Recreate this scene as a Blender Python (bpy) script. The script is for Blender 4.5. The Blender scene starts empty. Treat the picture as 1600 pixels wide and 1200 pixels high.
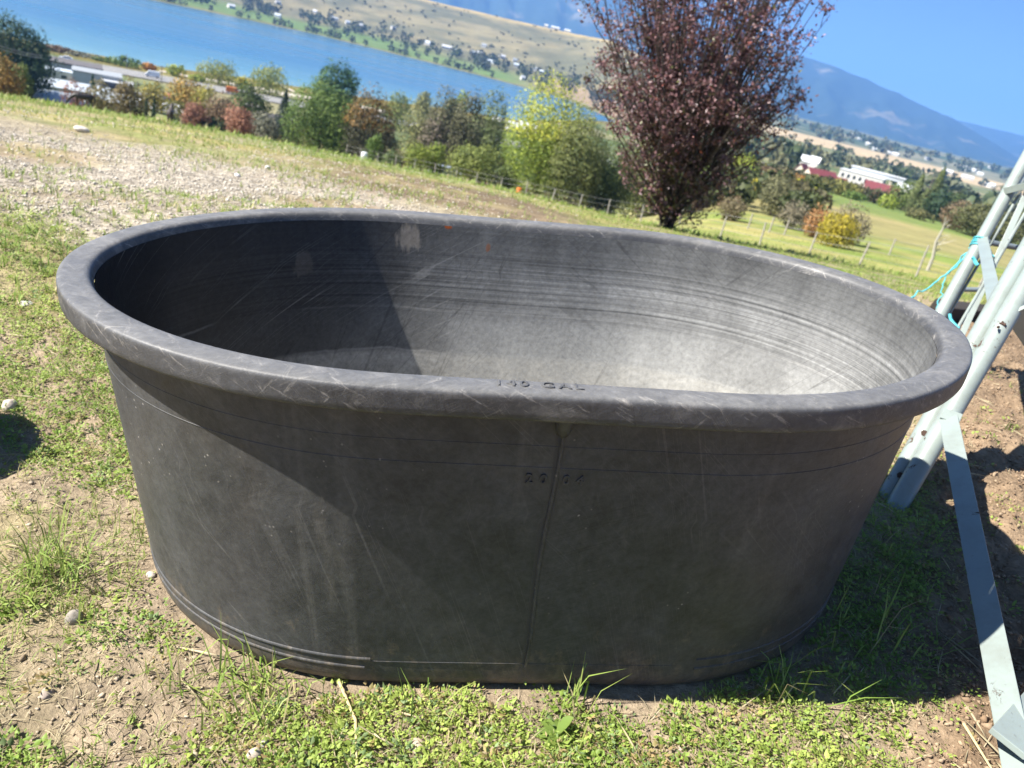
import bpy, bmesh, math, random
import numpy as np
from mathutils import Matrix, Vector

# ------------------------------------------------------------------ camera, sky, sun, exposure
SC = bpy.context.scene
CAMZ = 0.9055
FPX = 1209.0                                  # focal length in pixels of a 1600 x 1200 frame
PITCH = math.atan(510 / 1209)
ROLL = math.radians(13.5)
AX = np.array([1.0, 0, 0])
AF = np.array([0, math.cos(PITCH), -math.sin(PITCH)])
AU0 = np.array([0, math.sin(PITCH), math.cos(PITCH)])
AR = AX * math.cos(ROLL) + AU0 * math.sin(ROLL)
AU = AU0 * math.cos(ROLL) - AX * math.sin(ROLL)
CAM = np.array([0, 0, CAMZ])
cd = bpy.data.cameras.new('camera')
cam = bpy.data.objects.new('camera', cd)
SC.collection.objects.link(cam)
cam.matrix_world = Matrix([[AR[i], AU[i], -AF[i], CAM[i]] for i in range(3)] + [[0, 0, 0, 1]])
cd.sensor_width = 36
cd.lens = FPX / 1600 * 36
cd.clip_start = 0.02
cd.clip_end = 60000
cd.dof.use_dof = True
cd.dof.focus_distance = 1.15
cd.dof.aperture_fstop = 7.0
SC.camera = cam

SUN = np.array([-0.6764, -0.2200, 0.7029])
SUN /= np.linalg.norm(SUN)
world = bpy.data.worlds.new('World')
SC.world = world
world.use_nodes = True
wn = world.node_tree
for n in list(wn.nodes):
    wn.nodes.remove(n)
sky = wn.nodes.new('ShaderNodeTexSky')
sky.sky_type = 'NISHITA'
sky.sun_disc = False
sky.sun_elevation = math.asin(SUN[2])
sky.sun_rotation = math.atan2(SUN[0], SUN[1]) % (2 * math.pi)
sky.altitude = 400
sky.air_density = 0.55
sky.dust_density = 0.25
sky.ozone_density = 6.5
bg = wn.nodes.new('ShaderNodeBackground')
bg.inputs[1].default_value = 0.05
wo = wn.nodes.new('ShaderNodeOutputWorld')
wn.links.new(sky.outputs[0], bg.inputs[0])
wn.links.new(bg.outputs[0], wo.inputs[0])
ld = bpy.data.lights.new('sun', 'SUN')
ld.energy = 5.0
ld.angle = math.radians(0.53)
ld.color = (1.0, 0.955, 0.88)
lo = bpy.data.objects.new('sun', ld)
SC.collection.objects.link(lo)
lo.rotation_euler = Vector(SUN).to_track_quat('Z', 'Y').to_euler()
lo.location = (-6, -2, 8)
SC.view_settings.view_transform = 'Standard'
SC.view_settings.look = 'None'
SC.view_settings.gamma = 1
SC.view_settings.use_curve_mapping = False
SC.view_settings.exposure = 1.6
SC.cycles.use_denoising = True
SC.cycles.max_bounces = 6
SC.cycles.volume_bounces = 1
SC.cycles.transparent_max_bounces = 6
SC.cycles.caustics_reflective = False
SC.cycles.caustics_refractive = False

# ------------------------------------------------------------------ helpers
RNG = np.random.default_rng(11)
random.seed(5)
COL = SC.collection


def ray(u, v):
    return AF + AR * (u - 800) / FPX - AU * (v - 600) / FPX


def P(u, v, d):
    """point seen at frame position (u, v), d metres along the optical axis"""
    return CAM + ray(u, v) * d


def azr(u, v):
    d = ray(u, v)
    h = math.hypot(d[0], d[1])
    return math.degrees(math.atan2(d[0], d[1])), d[2] / h


def at(u, v, r):
    """point at horizontal distance r from the camera in the direction (u, v)"""
    d = ray(u, v)
    return CAM + d * (r / math.hypot(d[0], d[1]))


def tag(o, label=None, cat=None, group=None, kind=None):
    if label:
        o['label'] = label
    if cat:
        o['category'] = cat
    if group:
        o['group'] = group
    if kind:
        o['kind'] = kind
    return o


def empty(name, loc=(0, 0, 0), rz=0, mat=None):
    o = bpy.data.objects.new(name, None)
    COL.objects.link(o)
    o.empty_display_size = 0.1
    if mat is not None:
        o.matrix_world = mat
    else:
        o.location = loc
        o.rotation_euler = (0, 0, rz)
    return o


def link(name, me, mat=None, parent=None, smooth=False):
    o = bpy.data.objects.new(name, me)
    COL.objects.link(o)
    if mat is not None and not me.materials:
        me.materials.append(mat)
    if parent is not None:
        o.parent = parent
    if smooth:
        me.polygons.foreach_set('use_smooth', [True] * len(me.polygons))
    return o


def mesh_np(name, V, F, mat, parent=None, col=None, attrs=None, smooth=False):
    V = np.asarray(V, np.float32).reshape(-1, 3)
    F = np.asarray(F, np.int32)
    me = bpy.data.meshes.new(name)
    k = F.shape[1]
    me.vertices.add(len(V))
    me.vertices.foreach_set('co', V.ravel())
    me.loops.add(F.size)
    me.loops.foreach_set('vertex_index', F.ravel())
    me.polygons.add(len(F))
    me.polygons.foreach_set('loop_start', np.arange(0, F.size, k, dtype=np.int32))
    me.polygons.foreach_set('loop_total', np.full(len(F), k, np.int32))
    if smooth:
        me.polygons.foreach_set('use_smooth', np.ones(len(F), bool))
    me.update(calc_edges=True)
    if col is not None:
        a = me.color_attributes.new('tint', 'FLOAT_COLOR', 'POINT')
        c = np.ones((len(V), 4), np.float32)
        c[:, :3] = col
        a.data.foreach_set('color', c.ravel())
    for nm, val in (attrs or {}).items():
        a = me.attributes.new(nm, 'FLOAT', 'POINT')
        a.data.foreach_set('value', np.asarray(val, np.float32))
    return link(name, me, mat, parent)


class MB:
    def __init__(s):
        s.v = []
        s.f = []

    def add(s, v, f):
        b = len(s.v)
        s.v += [tuple(map(float, q)) for q in v]
        s.f += [tuple(i + b for i in q) for q in f]
        return s

    def box(s, c, size, rot=None):
        h = np.array(size) / 2.0
        q = np.array([[x, y, z] for x in (-1, 1) for y in (-1, 1) for z in (-1, 1)]) * h
        if rot is not None:
            q = q @ np.array(rot).T
        return s.add(q + np.array(c), [(0, 1, 3, 2), (4, 6, 7, 5), (0, 4, 5, 1), (2, 3, 7, 6), (0, 2, 6, 4), (1, 5, 7, 3)])

    def bar(s, a, b, w, t, side=None, b_w=None):
        """flat bar from a to b, w wide along side, t thick"""
        a = np.array(a, float)
        b = np.array(b, float)
        d = b - a
        d /= np.linalg.norm(d)
        if side is None:
            side = np.cross(d, CAM - (a + b) / 2)
        sd = np.array(side, float)
        sd = sd - d * sd.dot(d)
        sd /= np.linalg.norm(sd)
        n = np.cross(d, sd)
        v = []
        for p, ww in ((a, w), (b, b_w or w)):
            for i, j in ((-1, -1), (1, -1), (1, 1), (-1, 1)):
                v.append(p + sd * ww / 2 * i + n * t / 2 * j)
        return s.add(v, [(0, 3, 2, 1), (4, 5, 6, 7), (0, 1, 5, 4), (1, 2, 6, 5), (2, 3, 7, 6), (3, 0, 4, 7)])

    def tube(s, pts, rad, n=8, cap=True):
        pts = [np.array(p, float) for p in pts]
        if np.isscalar(rad):
            rad = [rad] * len(pts)
        v, f = [], []
        ref = None
        for i, p in enumerate(pts):
            d = pts[min(i + 1, len(pts) - 1)] - pts[max(i - 1, 0)]
            d /= np.linalg.norm(d) + 1e-12
            if ref is None:
                ref = np.array([0, 0, 1.0]) if abs(d[2]) < .9 else np.array([1.0, 0, 0])
            x = np.cross(ref, d)
            x /= np.linalg.norm(x) + 1e-12
            y = np.cross(d, x)
            ref = y if abs(y.dot(d)) < .9 else ref
            ref = np.cross(d, x)
            for k in range(n):
                a = 2 * math.pi * k / n
                v.append(p + rad[i] * (math.cos(a) * x + math.sin(a) * y))
        for i in range(len(pts) - 1):
            for k in range(n):
                f.append((i * n + k, i * n + (k + 1) % n, (i + 1) * n + (k + 1) % n, (i + 1) * n + k))
        if cap:
            f.append(tuple(range(n))[::-1])
            f.append(tuple(range((len(pts) - 1) * n, len(pts) * n)))
        return s.add(v, f)

    def build(s, name, mat, parent=None, smooth=False, bevel=0):
        me = bpy.data.meshes.new(name)
        me.from_pydata(s.v, [], s.f)
        if bevel:
            bm = bmesh.new()
            bm.from_mesh(me)
            bmesh.ops.recalc_face_normals(bm, faces=bm.faces)
            bmesh.ops.bevel(bm, geom=list(bm.edges), offset=bevel, segments=2, affect='EDGES', profile=.6)
            bm.to_mesh(me)
            bm.free()
        me.update()
        o = link(name, me, mat, parent, smooth)
        if smooth:
            try:
                me.set_sharp_from_angle(angle=math.radians(42))
            except Exception:
                pass
        return o


def vnoise(x, y, seed=0):
    """value noise, 0..1"""
    x = np.asarray(x, float)
    y = np.asarray(y, float)
    xi = np.floor(x).astype(np.int64)
    yi = np.floor(y).astype(np.int64)
    fx = x - xi
    fy = y - yi
    fx = fx * fx * (3 - 2 * fx)
    fy = fy * fy * (3 - 2 * fy)

    def h(a, b):
        n = (a * 374761393 + b * 668265263 + seed * 982451653) & 0x7fffffff
        n = ((n ^ (n >> 13)) * 1274126177) & 0x7fffffff
        return ((n ^ (n >> 16)) & 0xffff) / 65535.0
    return (h(xi, yi) * (1 - fx) + h(xi + 1, yi) * fx) * (1 - fy) + (h(xi, yi + 1) * (1 - fx) + h(xi + 1, yi + 1) * fx) * fy


def fbm(x, y, oct=4, seed=0):
    s = 0
    a = .5
    t = 0
    for k in range(oct):
        s = s + a * vnoise(x * 2 ** k + 17.3 * k, y * 2 ** k - 9.1 * k, seed + k)
        t += a
        a *= .55
    return s / t


def sstep(x, a, b):
    t = np.clip((np.asarray(x, float) - a) / (b - a), 0, 1)
    return t * t * (3 - 2 * t)


# ------------------------------------------------------------------ materials
def nmat(name):
    m = bpy.data.materials.new(name)
    m.use_nodes = True
    nt = m.node_tree
    b = nt.nodes['Principled BSDF']
    return m, nt, b


def N(nt, typ, **k):
    n = nt.nodes.new(typ)
    for a, v in k.items():
        if a == 'ins':
            for i, val in v.items():
                n.inputs[i].default_value = val
        else:
            setattr(n, a, v)
    return n


def ramp(nt, src, pts):
    r = nt.nodes.new('ShaderNodeValToRGB')
    e = r.color_ramp.elements
    while len(e) < len(pts):
        e.new(0.5)
    for el, (p, c) in zip(e, pts):
        el.position = p
        el.color = (c, c, c, 1) if np.isscalar(c) else (*c, 1)
    nt.links.new(src, r.inputs[0])
    return r.outputs[0]


def mixc(nt, fac, a, b, mode='MIX'):
    m = nt.nodes.new('ShaderNodeMix')
    m.data_type = 'RGBA'
    m.blend_type = mode
    for sock, val in ((m.inputs[0], fac), (m.inputs[6], a), (m.inputs[7], b)):
        if hasattr(val, 'is_output'):
            nt.links.new(val, sock)
        elif np.isscalar(val):
            sock.default_value = val
        else:
            sock.default_value = (*val, 1)
    return m.outputs[2]


def math_(nt, op, a, b=None, c=None):
    m = nt.nodes.new('ShaderNodeMath')
    m.operation = op
    for i, val in enumerate((a, b, c)):
        if val is None:
            continue
        if hasattr(val, 'is_output'):
            nt.links.new(val, m.inputs[i])
        else:
            m.inputs[i].default_value = val
    return m.outputs[0]


def noise(nt, vec, scale, detail=4, rough=.55, dist=0.0):
    n = N(nt, 'ShaderNodeTexNoise', ins={'Scale': scale, 'Detail': detail, 'Roughness': rough, 'Distortion': dist})
    if vec is not None:
        nt.links.new(vec, n.inputs['Vector'])
    return n.outputs['Fac']


def bump(nt, b, h, dist, strength=1.0, prev=None):
    n = N(nt, 'ShaderNodeBump', ins={'Strength': strength, 'Distance': dist})
    nt.links.new(h, n.inputs['Height'])
    if prev is not None:
        nt.links.new(prev, n.inputs['Normal'])
    if b is not None:
        nt.links.new(n.outputs[0], b.inputs['Normal'])
    return n.outputs[0]


def simple(name, c, rough=.7, var=.25, scale=6.0, metal=0.0, bmp=0.0):
    """one colour with uneven tone and slight wear"""
    m, nt, b = nmat(name)
    tc = N(nt, 'ShaderNodeTexCoord')
    f = noise(nt, tc.outputs['Object'], scale, 5)
    lo_ = tuple(x * (1 - var) for x in c)
    hi_ = tuple(min(1, x * (1 + var * .6)) for x in c)
    nt.links.new(mixc(nt, f, lo_, hi_), b.inputs['Base Color'])
    b.inputs['Roughness'].default_value = rough
    b.inputs['Metallic'].default_value = metal
    if bmp:
        bump(nt, b, f, bmp)
    return m


def leaf_mat(name, trans=.35, rough=.6, spec=.25):
    m, nt, b = nmat(name)
    a = N(nt, 'ShaderNodeAttribute', attribute_name='tint')
    nt.links.new(a.outputs['Color'], b.inputs['Base Color'])
    b.inputs['Roughness'].default_value = rough
    b.inputs['Specular IOR Level'].default_value = spec
    t = N(nt, 'ShaderNodeBsdfTranslucent')
    g = N(nt, 'ShaderNodeGamma', ins={1: .85})
    nt.links.new(a.outputs['Color'], g.inputs[0])
    nt.links.new(g.outputs[0], t.inputs[0])
    mx = N(nt, 'ShaderNodeMixShader', ins={0: trans})
    nt.links.new(b.outputs[0], mx.inputs[1])
    nt.links.new(t.outputs[0], mx.inputs[2])
    nt.links.new(mx.outputs[0], nt.nodes['Material Output'].inputs[0])
    return m


def tint_mat(name, rough=.9, fine=40.0, amt=.35, bmp=.004):
    m, nt, b = nmat(name)
    a = N(nt, 'ShaderNodeAttribute', attribute_name='tint')
    tc = N(nt, 'ShaderNodeTexCoord')
    f = noise(nt, tc.outputs['Object'], fine, 6, .65)
    v = ramp(nt, f, [(.25, 1 - amt), (.75, 1 + amt * .8)])
    nt.links.new(mixc(nt, 1.0, a.outputs['Color'], v, 'MULTIPLY'), b.inputs['Base Color'])
    b.inputs['Roughness'].default_value = rough
    b.inputs['Specular IOR Level'].default_value = .15
    if bmp:
        bump(nt, b, f, bmp)
    return m


M = {}
M['leaf'] = leaf_mat('leaf', .30)
M['plum_leaf'] = leaf_mat('plum_leaf', .18, .4, .45)
M['grass'] = leaf_mat('grass_blade', .3, .55, .3)
M['weed'] = leaf_mat('weed_leaf', .35, .55, .3)
M['bark'] = simple('bark', (.13, .10, .075), .95, .5, 9)
M['bark_dark'] = simple('bark_dark', (.06, .045, .042), .9, .5, 14)
M['dead_wood'] = simple('dead_wood', (.48, .44, .38), .9, .4, 12)
M['post_wood'] = simple('post_wood', (.34, .31, .27), .95, .45, 8, bmp=.004)
M['pole_wood'] = simple('pole_wood', (.22, .19, .16), .95, .4, 3)
M['wire'] = simple('wire', (.28, .27, .26), .5, .3, 20, .6)
M['stone'] = tint_mat('stone', .85, 60, .3, .002)
M['gravel'] = tint_mat('gravel', .9, 90, .25, .001)
M['white_metal'] = simple('white_metal', (.46, .51, .56), .5, .15, .3)
M['white_wall'] = simple('white_wall', (.50, .49, .46), .8, .15, .4)
M['cream_wall'] = simple('cream_wall', (.55, .48, .38), .85, .2, .4)
M['grey_wall'] = simple('grey_wall', (.42, .44, .46), .8, .2, .4)
M['dark_wall'] = simple('dark_wall', (.10, .10, .11), .8, .3, .4)
M['grey_roof'] = simple('grey_roof', (.28, .30, .32), .8, .25, .5)
M['dark_roof'] = simple('dark_roof', (.11, .10, .10), .85, .3, .5)
M['red_roof'] = simple('red_roof', (.17, .04, .045), .7, .25, .6)
M['white_roof'] = simple('white_roof', (.56, .57, .58), .5, .08, .3)
M['pane'] = simple('pane', (.03, .04, .05), .12, .3, 1)
M['white_paint'] = simple('white_paint', (.80, .81, .82), .25, .06, 1)
M['silver_paint'] = simple('silver_paint', (.42, .44, .46), .3, .1, 1, .4)
M['red_paint'] = simple('red_paint', (.5, .05, .04), .3, .1, 1)
M['blue_paint'] = simple('blue_paint', (.05, .10, .25), .3, .1, 1)
M['orange_paint'] = simple('orange_paint', (.7, .18, .03), .35, .1, 1)
M['tyre'] = simple('tyre', (.02, .02, .02), .9, .3, 8)
M['lamp_glass'] = simple('lamp_glass', (.7, .7, .66), .15, .05, 3)
M['asphalt'] = simple('asphalt', (.20, .195, .19), .9, .2, .15)
M['road_line'] = simple('road_line', (.62, .60, .52), .8, .2, .5)
M['sand'] = simple('sand', (.52, .46, .38), .95, .2, .05)
M['horse_coat'] = simple('horse_coat', (.014, .010, .009), .55, .4, 2)
M['bay_coat'] = simple('bay_coat', (.05, .035, .028), .6, .5, 2)
M['twine'] = simple('twine', (.08, .42, .48), .7, .25, 90)
M['timber'] = simple('timber', (.035, .028, .022), .95, .5, 7, bmp=.006)
M['straw'] = simple('straw', (.52, .42, .22), .8, .25, 20)

# ------------------------------------------------------------------ terrain heights
AZK = [-180, -60, -38, -12, 5, 12, 18, 25, 33, 50, 90, 180]
RK = [0.2, 2.6, 4.2, 6, 8.5, 12, 16, 25, 41, 60, 80, 100, 140, 200, 260, 330, 380, 560, 900, 1500]
H_LAKE = [0, -.0, -.10, -.28, -.55, -1.06, -1.71, -3.18, -5.80, -8.94, -12.25, -15.6, -24, -33, -37.5, -38.9, -39.3, -38, -38, -38]
H_LEFT = [0, -.0, -.16, -.33, -.58, -1.02, -1.63, -3.02, -5.50, -8.45, -11.55, -14.7, -23, -32.6, -37.5, -38.9, -39.3, -38, -38, -38]
H_12 = [0, 0, -.05, -.22, -.5, -.98, -1.6, -2.98, -5.45, -7.6, -9.0, -10.2, -12.6, -15.5, -18.5, -21.5, -23, -27, -31, -34]
H_18 = [0, .03, 0, -.15, -.42, -.87, -1.45, -2.8, -5.15, -6.9, -8.2, -9.3, -11.6, -14.2, -17.5, -20.8, -22.5, -27, -31, -34]
H_25 = [0, .06, .05, -.08, -.33, -.75, -1.3, -2.55, -4.6, -6.2, -7.5, -8.7, -11, -13.8, -17, -20.5, -22, -27, -31, -34]
H_33 = [0, .1, .1, 0, -.2, -.6, -1.1, -2.2, -4.1, -5.6, -6.9, -8.2, -10.6, -13.4, -16.7, -20, -21.5, -27, -31, -34]
H_50 = [0, .15, .18, .1, 0, -.3, -.7, -1.6, -3.4, -5, -6.5, -8, -10.4, -13.2, -16.5, -19.5, -21, -26, -30, -33]
H_BACK = [0, .1, .15, .3, .6, 1, 1.5, 2.6, 4.5, 6, 8, 10, 13, 17, 20, 24, 26, 32, 40, 50]
PT = np.array([H_BACK, H_LEFT, H_LEFT, H_LAKE, H_LAKE, H_12, H_18, H_25, H_33, H_50, [.5 * (a + b) for a, b in zip(H_50, H_BACK)], H_BACK])
LR = np.linspace(math.log(.2), math.log(15000), 900)
AZT = np.arange(-180, 180.01, .5)


def shore_near(a):
    return np.interp(a, [-180, -60, -36, -29, -21.7, -15, -3.4, 3, 180], [430, 425, 410, 393, 424, 444, 530, 770, 770])


def shore_far(a):
    return np.interp(a, [-180, -28, -18, -9, -1.6, 3, 180], [1130, 1130, 1200, 1117, 1022, 770, 770])


def build_table():
    r = np.exp(LR)
    Q = np.array([np.interp(LR, np.log(RK), row) for row in PT])
    k = np.exp(-np.linspace(-2.2, 2.2, 31) ** 2)
    k /= k.sum()
    Q = np.array([np.convolve(np.pad(row, 15, mode='edge'), k, 'valid') for row in Q])
    T = np.array([np.interp(AZT, AZK, Q[:, j]) for j in range(len(LR))]).T
    k2 = np.exp(-np.linspace(-2, 2, 9) ** 2)
    k2 /= k2.sum()
    T = np.array([np.convolve(np.pad(T[:, j], 4, mode='wrap'), k2, 'valid') for j in range(len(LR))]).T
    A = AZT[:, None]
    R_ = r[None, :]
    rn = shore_near(A)
    rf = shore_far(A)
    inl = (R_ > rn) & (R_ < rf) & (A < 3) & (A > -120)
    far = np.interp(A, [-180, -120, -100, 1, 9, 13, 180], [0, 0, 1, 1, .35, 0, 0])
    hill = np.interp(R_ - rf, [0, 30, 160, 330, 900, 1400, 2200, 4000], [-39.6, -38.5, -34, -20, 61, 58, 45, 30])
    fr = np.interp(np.log(R_), np.log([.2, 1400, 1700, 2100, 2600, 3200, 5000, 15000]), [-34, -34, -35, -30, -20, -7, 0, 0])
    z = np.where(R_ > 1400, np.where((A > -120) & (A < 100), fr, np.maximum(T, fr)), T)
    zl = np.where(R_ > rf, hill, np.where(inl, -40 - np.minimum(3, .05 * np.minimum(R_ - rn, rf - R_)), T))
    zl = np.where((R_ > 370) & (R_ <= rn), np.interp(R_, [370, 400], [-39.2, -39.5]), zl)
    w = np.where(R_ > rn * .8, far, 1.0)
    zz = w * zl + (1 - w) * z
    return np.where(A < 15, np.where(R_ > rn * .75, zz, T), z)


TAB = build_table()


def height(x, y):
    x = np.asarray(x, float)
    y = np.asarray(y, float)
    r = np.maximum(np.hypot(x, y), .21)
    a = np.degrees(np.arctan2(x, y))
    i = np.clip((a + 180) / .5, 0, len(AZT) - 1.001)
    j = np.clip((np.log(r) - LR[0]) / (LR[1] - LR[0]), 0, len(LR) - 1.001)
    i0 = i.astype(int)
    j0 = j.astype(int)
    fi = i - i0
    fj = j - j0
    z = TAB[i0, j0] * (1 - fi) * (1 - fj) + TAB[i0 + 1, j0] * fi * (1 - fj) + TAB[i0, j0 + 1] * (1 - fi) * fj + TAB[i0 + 1, j0 + 1] * fi * fj
    pl = .1127 * (x - .058) + .047 * (y - 1.312)
    d = np.hypot((x - .058) / 1.15, (y - 1.312))
    t = sstep(d, .95, 3.2)
    z = pl * (1 - t) + z * t
    # small humps and clods close by
    near = 1 - sstep(r, 9, 16)
    soil = soil_mask(x, y)
    under = sstep(np.hypot((x - .058) / .82, (y - 1.312) / .5), .9, 1.15)
    micro = (fbm(x * 5, y * 5, 3, 3) - .5) * .035 + (fbm(x * 22, y * 22, 3, 9) - .5) * .016
    micro = micro + soil * ((fbm(x * 9, y * 9, 4, 21) - .5) * .075 + (vnoise(x * 34, y * 34, 5) - .5) * .02)
    return z + micro * near * under


def soil_mask(x, y):
    """bare dug earth beyond and beside the steel frame"""
    x = np.asarray(x, float)
    y = np.asarray(y, float)
    edge = 1.0 + .40 * (y - 1.7) + .22 * (fbm(y * 2.6, x * 2.6, 4, 44) - .5)
    m = sstep(x - edge, -.05, .16)
    return m * (1 - sstep(np.asarray(y) - .2 * np.asarray(x), 4.6, 4.9))


def gravel_mask(x, y):
    n = fbm(np.asarray(x) * .9, np.asarray(y) * .9, 4, 31)
    a = sstep(np.asarray(y) + .25 * np.asarray(x) + (n - .5) * 1.6, 2.2, 2.7) * (1 - sstep(np.asarray(y) + .33 * np.asarray(x) + (n - .5) * 2.2, 4.3, 6.2))
    return a * (1 - sstep(np.asarray(x) + (n - .5) * 1.2, -.2, .9)) * sstep(n, .25, .55)


def ground_at(u, v):
    d = ray(u, v)
    h = math.hypot(d[0], d[1])
    rr = np.exp(np.linspace(math.log(.5), math.log(9000), 4000))
    x = rr * d[0] / h
    y = rr * d[1] / h
    zr = CAMZ + rr * d[2] / h
    g = height(x, y)
    k = int(np.argmax(zr < g))
    return np.array([x[k], y[k], g[k]])


def gp(u, v, r):
    """ground point at horizontal distance r in the compass direction of frame position (u, v)"""
    d = ray(u, v)
    h = math.hypot(d[0], d[1])
    x, y = d[0] / h * r, d[1] / h * r
    return np.array([x, y, float(height(x, y))])


# ------------------------------------------------------------------ ground sheet
def lerp3(a, b, t):
    t = np.asarray(t)[..., None]
    return np.asarray(a) * (1 - t) + np.asarray(b) * t


def ground_colour(x, y):
    r = np.hypot(x, y)
    a = np.degrees(np.arctan2(x, y))
    n1 = fbm(x * 1.3, y * 1.3, 4, 2)
    n2 = fbm(x * .25, y * .25, 4, 5)
    n3 = fbm(x * .02, y * .02, 4, 8)
    n4 = fbm(x * .006, y * .006, 5, 12)
    tan_ = lerp3((.30, .225, .15), (.42, .34, .24), n1)
    c = lerp3(tan_, (.25, .22, .085), sstep(n1, .48, .62) * .55)
    g = gravel_mask(x, y)
    c = lerp3(c, lerp3((.31, .265, .205), (.46, .405, .325), n1), g)
    # meadow over the brow
    mead = sstep(r, 5.5, 9)
    gr = lerp3((.17, .20, .05), (.34, .29, .12), sstep(n2, .35, .65))
    gr = lerp3(gr, (.13, .19, .04), sstep(n1, .50, .62) * .7)
    gr = lerp3(gr, (.30, .25, .16), sstep(fbm(x * 2.3, y * 2.3, 3, 37), .54, .66) * .7)
    c = lerp3(c, gr, mead * (1 - g * .8))
    # a strip of bare brown earth across the brow
    so = sstep(r + (n2 - .5) * 3, 5.6, 6.6) * (1 - sstep(r + (n2 - .5) * 3, 8.6, 10.5)) * sstep(a, -20, -13) * (1 - sstep(a, -2, 5))
    c = lerp3(c, lerp3((.12, .085, .058), (.25, .185, .125), n1), so * sstep(n1, .30, .50) * .9)
    c = lerp3(c, lerp3((.20, .135, .085), (.33, .24, .155), n1), soil_mask(x, y))
    # pasture bands to the right
    t = sstep(r, 22, 34) * sstep(a, 6, 11)
    pa = lerp3((.17, .22, .05), (.33, .29, .11), sstep(n2 * .5 + n3 * .5, .38, .62))
    pa = lerp3(pa, (.26, .22, .10), sstep(r, 75, 95) * (1 - sstep(r, 150, 170)) * .8)
    pa = lerp3(pa, (.13, .19, .05), sstep(r, 150, 175) * .8)
    c = lerp3(c, pa, t)
    # valley floor: mixed orchards and pale fields
    vf = lerp3((.10, .13, .05), (.24, .22, .12), sstep(n3, .4, .65))
    c = lerp3(c, vf, sstep(r, 230, 280))
    far = sstep(r, 1380, 1420) * sstep(a, 7, 11) * (1 - sstep(r, 1960, 2050))
    st = .5 + .5 * np.sin(r * .09 + n3 * 3)
    c = lerp3(c, lerp3((.40, .30, .17), (.46, .36, .22), st), far)
    dk = sstep(r, 1960, 2050) * sstep(a, 5, 9)
    c = lerp3(c, lerp3((.06, .09, .05), (.20, .19, .12), sstep(n4, .42, .62)), dk)
    # lakeside strip: reeds, pale beach
    rn = shore_near(a)
    rf = shore_far(a)
    lk = (a < 3) & (a > -120)
    reed = np.where(lk, sstep(r, rn - 44, rn - 26), 0)
    c = lerp3(c, lerp3((.13, .10, .03), (.20, .17, .05), n3), reed)
    # far shore
    d = r - rf
    fs = np.where((a < 9) & (a > -120), sstep(d, -40, 0), 0) * np.interp(a, [-180, 3, 8, 180], [1, 1, .3, 0])
    fc = lerp3((.17, .15, .07), lerp3((.09, .16, .05), (.16, .20, .07), n4), sstep(d, 6, 26))
    fc = lerp3(fc, lerp3((.22, .19, .105), (.125, .122, .072), sstep(n3 * .6 + n4 * .4, .38, .58)), sstep(d + (n4 - .5) * 160, 130, 260))
    fc = lerp3(fc, (.36, .28, .13), sstep(d, 820, 870))
    fc = lerp3(fc, (.27, .20, .13), sstep(a, -6, -1) * sstep(d, 15, 40) * (1 - sstep(d, 200, 300)))
    c = lerp3(c, fc, fs)
    return c


az_cols = np.concatenate([np.arange(-180, -48, 4.0), np.arange(-48, 48, .28), np.arange(48, 180.01, 4.0)])
az_cols[-1] = 180
r_rows = np.concatenate([np.exp(np.arange(math.log(.25), math.log(9), .0155)), np.exp(np.arange(math.log(9), math.log(15000), .022)), [15000]])
AZg, Rg = np.meshgrid(np.radians(az_cols), r_rows)
X = Rg * np.sin(AZg)
Y = Rg * np.cos(AZg)
Z = height(X, Y)
nr, nc = X.shape
idx = np.arange(nr * nc).reshape(nr, nc)
F = np.stack([idx[:-1, :-1], idx[:-1, 1:], idx[1:, 1:], idx[1:, :-1]], -1).reshape(-1, 4)[:, ::-1]
colr = ground_colour(X.ravel(), Y.ravel())
mg, nt, b = nmat('ground')
at_ = N(nt, 'ShaderNodeAttribute', attribute_name='tint')
gv = N(nt, 'ShaderNodeAttribute', attribute_name='gravel')
nr_ = N(nt, 'ShaderNodeAttribute', attribute_name='closeness')
tc = N(nt, 'ShaderNodeTexCoord')
fine = noise(nt, tc.outputs['Object'], 55, 8, .7)
mid = noise(nt, tc.outputs['Object'], 7, 6, .65)
big = noise(nt, tc.outputs['Object'], .35, 6, .65)
huge = noise(nt, tc.outputs['Object'], .03, 6, .65)
cc = mixc(nt, 1.0, at_.outputs['Color'], ramp(nt, mid, [(.25, .62), (.75, 1.35)]), 'MULTIPLY')
cc = mixc(nt, 1.0, cc, ramp(nt, fine, [(.28, .55), (.72, 1.4)]), 'MULTIPLY')
cc = mixc(nt, 1.0, cc, ramp(nt, big, [(.3, .75), (.7, 1.22)]), 'MULTIPLY')
cc = mixc(nt, 1.0, cc, ramp(nt, huge, [(.3, .8), (.7, 1.18)]), 'MULTIPLY')
vo = N(nt, 'ShaderNodeTexVoronoi', ins={'Scale': 42.0})
nt.links.new(tc.outputs['Object'], vo.inputs['Vector'])
bw = N(nt, 'ShaderNodeSeparateColor')
nt.links.new(vo.outputs['Color'], bw.inputs[0])
peb = ramp(nt, bw.outputs[0], [(0, .5), (1, 1.5)])
gfac = math_(nt, 'MULTIPLY', gv.outputs['Fac'], .8)
cc = mixc(nt, gfac, cc, mixc(nt, 1.0, cc, peb, 'MULTIPLY'))
nt.links.new(cc, b.inputs['Base Color'])
b.inputs['Roughness'].default_value = .95
b.inputs['Specular IOR Level'].default_value = .1
n1_ = bump(nt, None, mid, .03, .6)
bump(nt, b, fine, .012, .9, n1_)
ground = mesh_np('ground', np.stack([X, Y, Z], -1), F, mg, col=colr, attrs={'gravel': gravel_mask(X.ravel(), Y.ravel()), 'closeness': np.exp(-Rg.ravel() / 8)}, smooth=True)
tag(ground, 'hillside ground falling away to the lake and valley floor', None, kind='structure')

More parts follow.
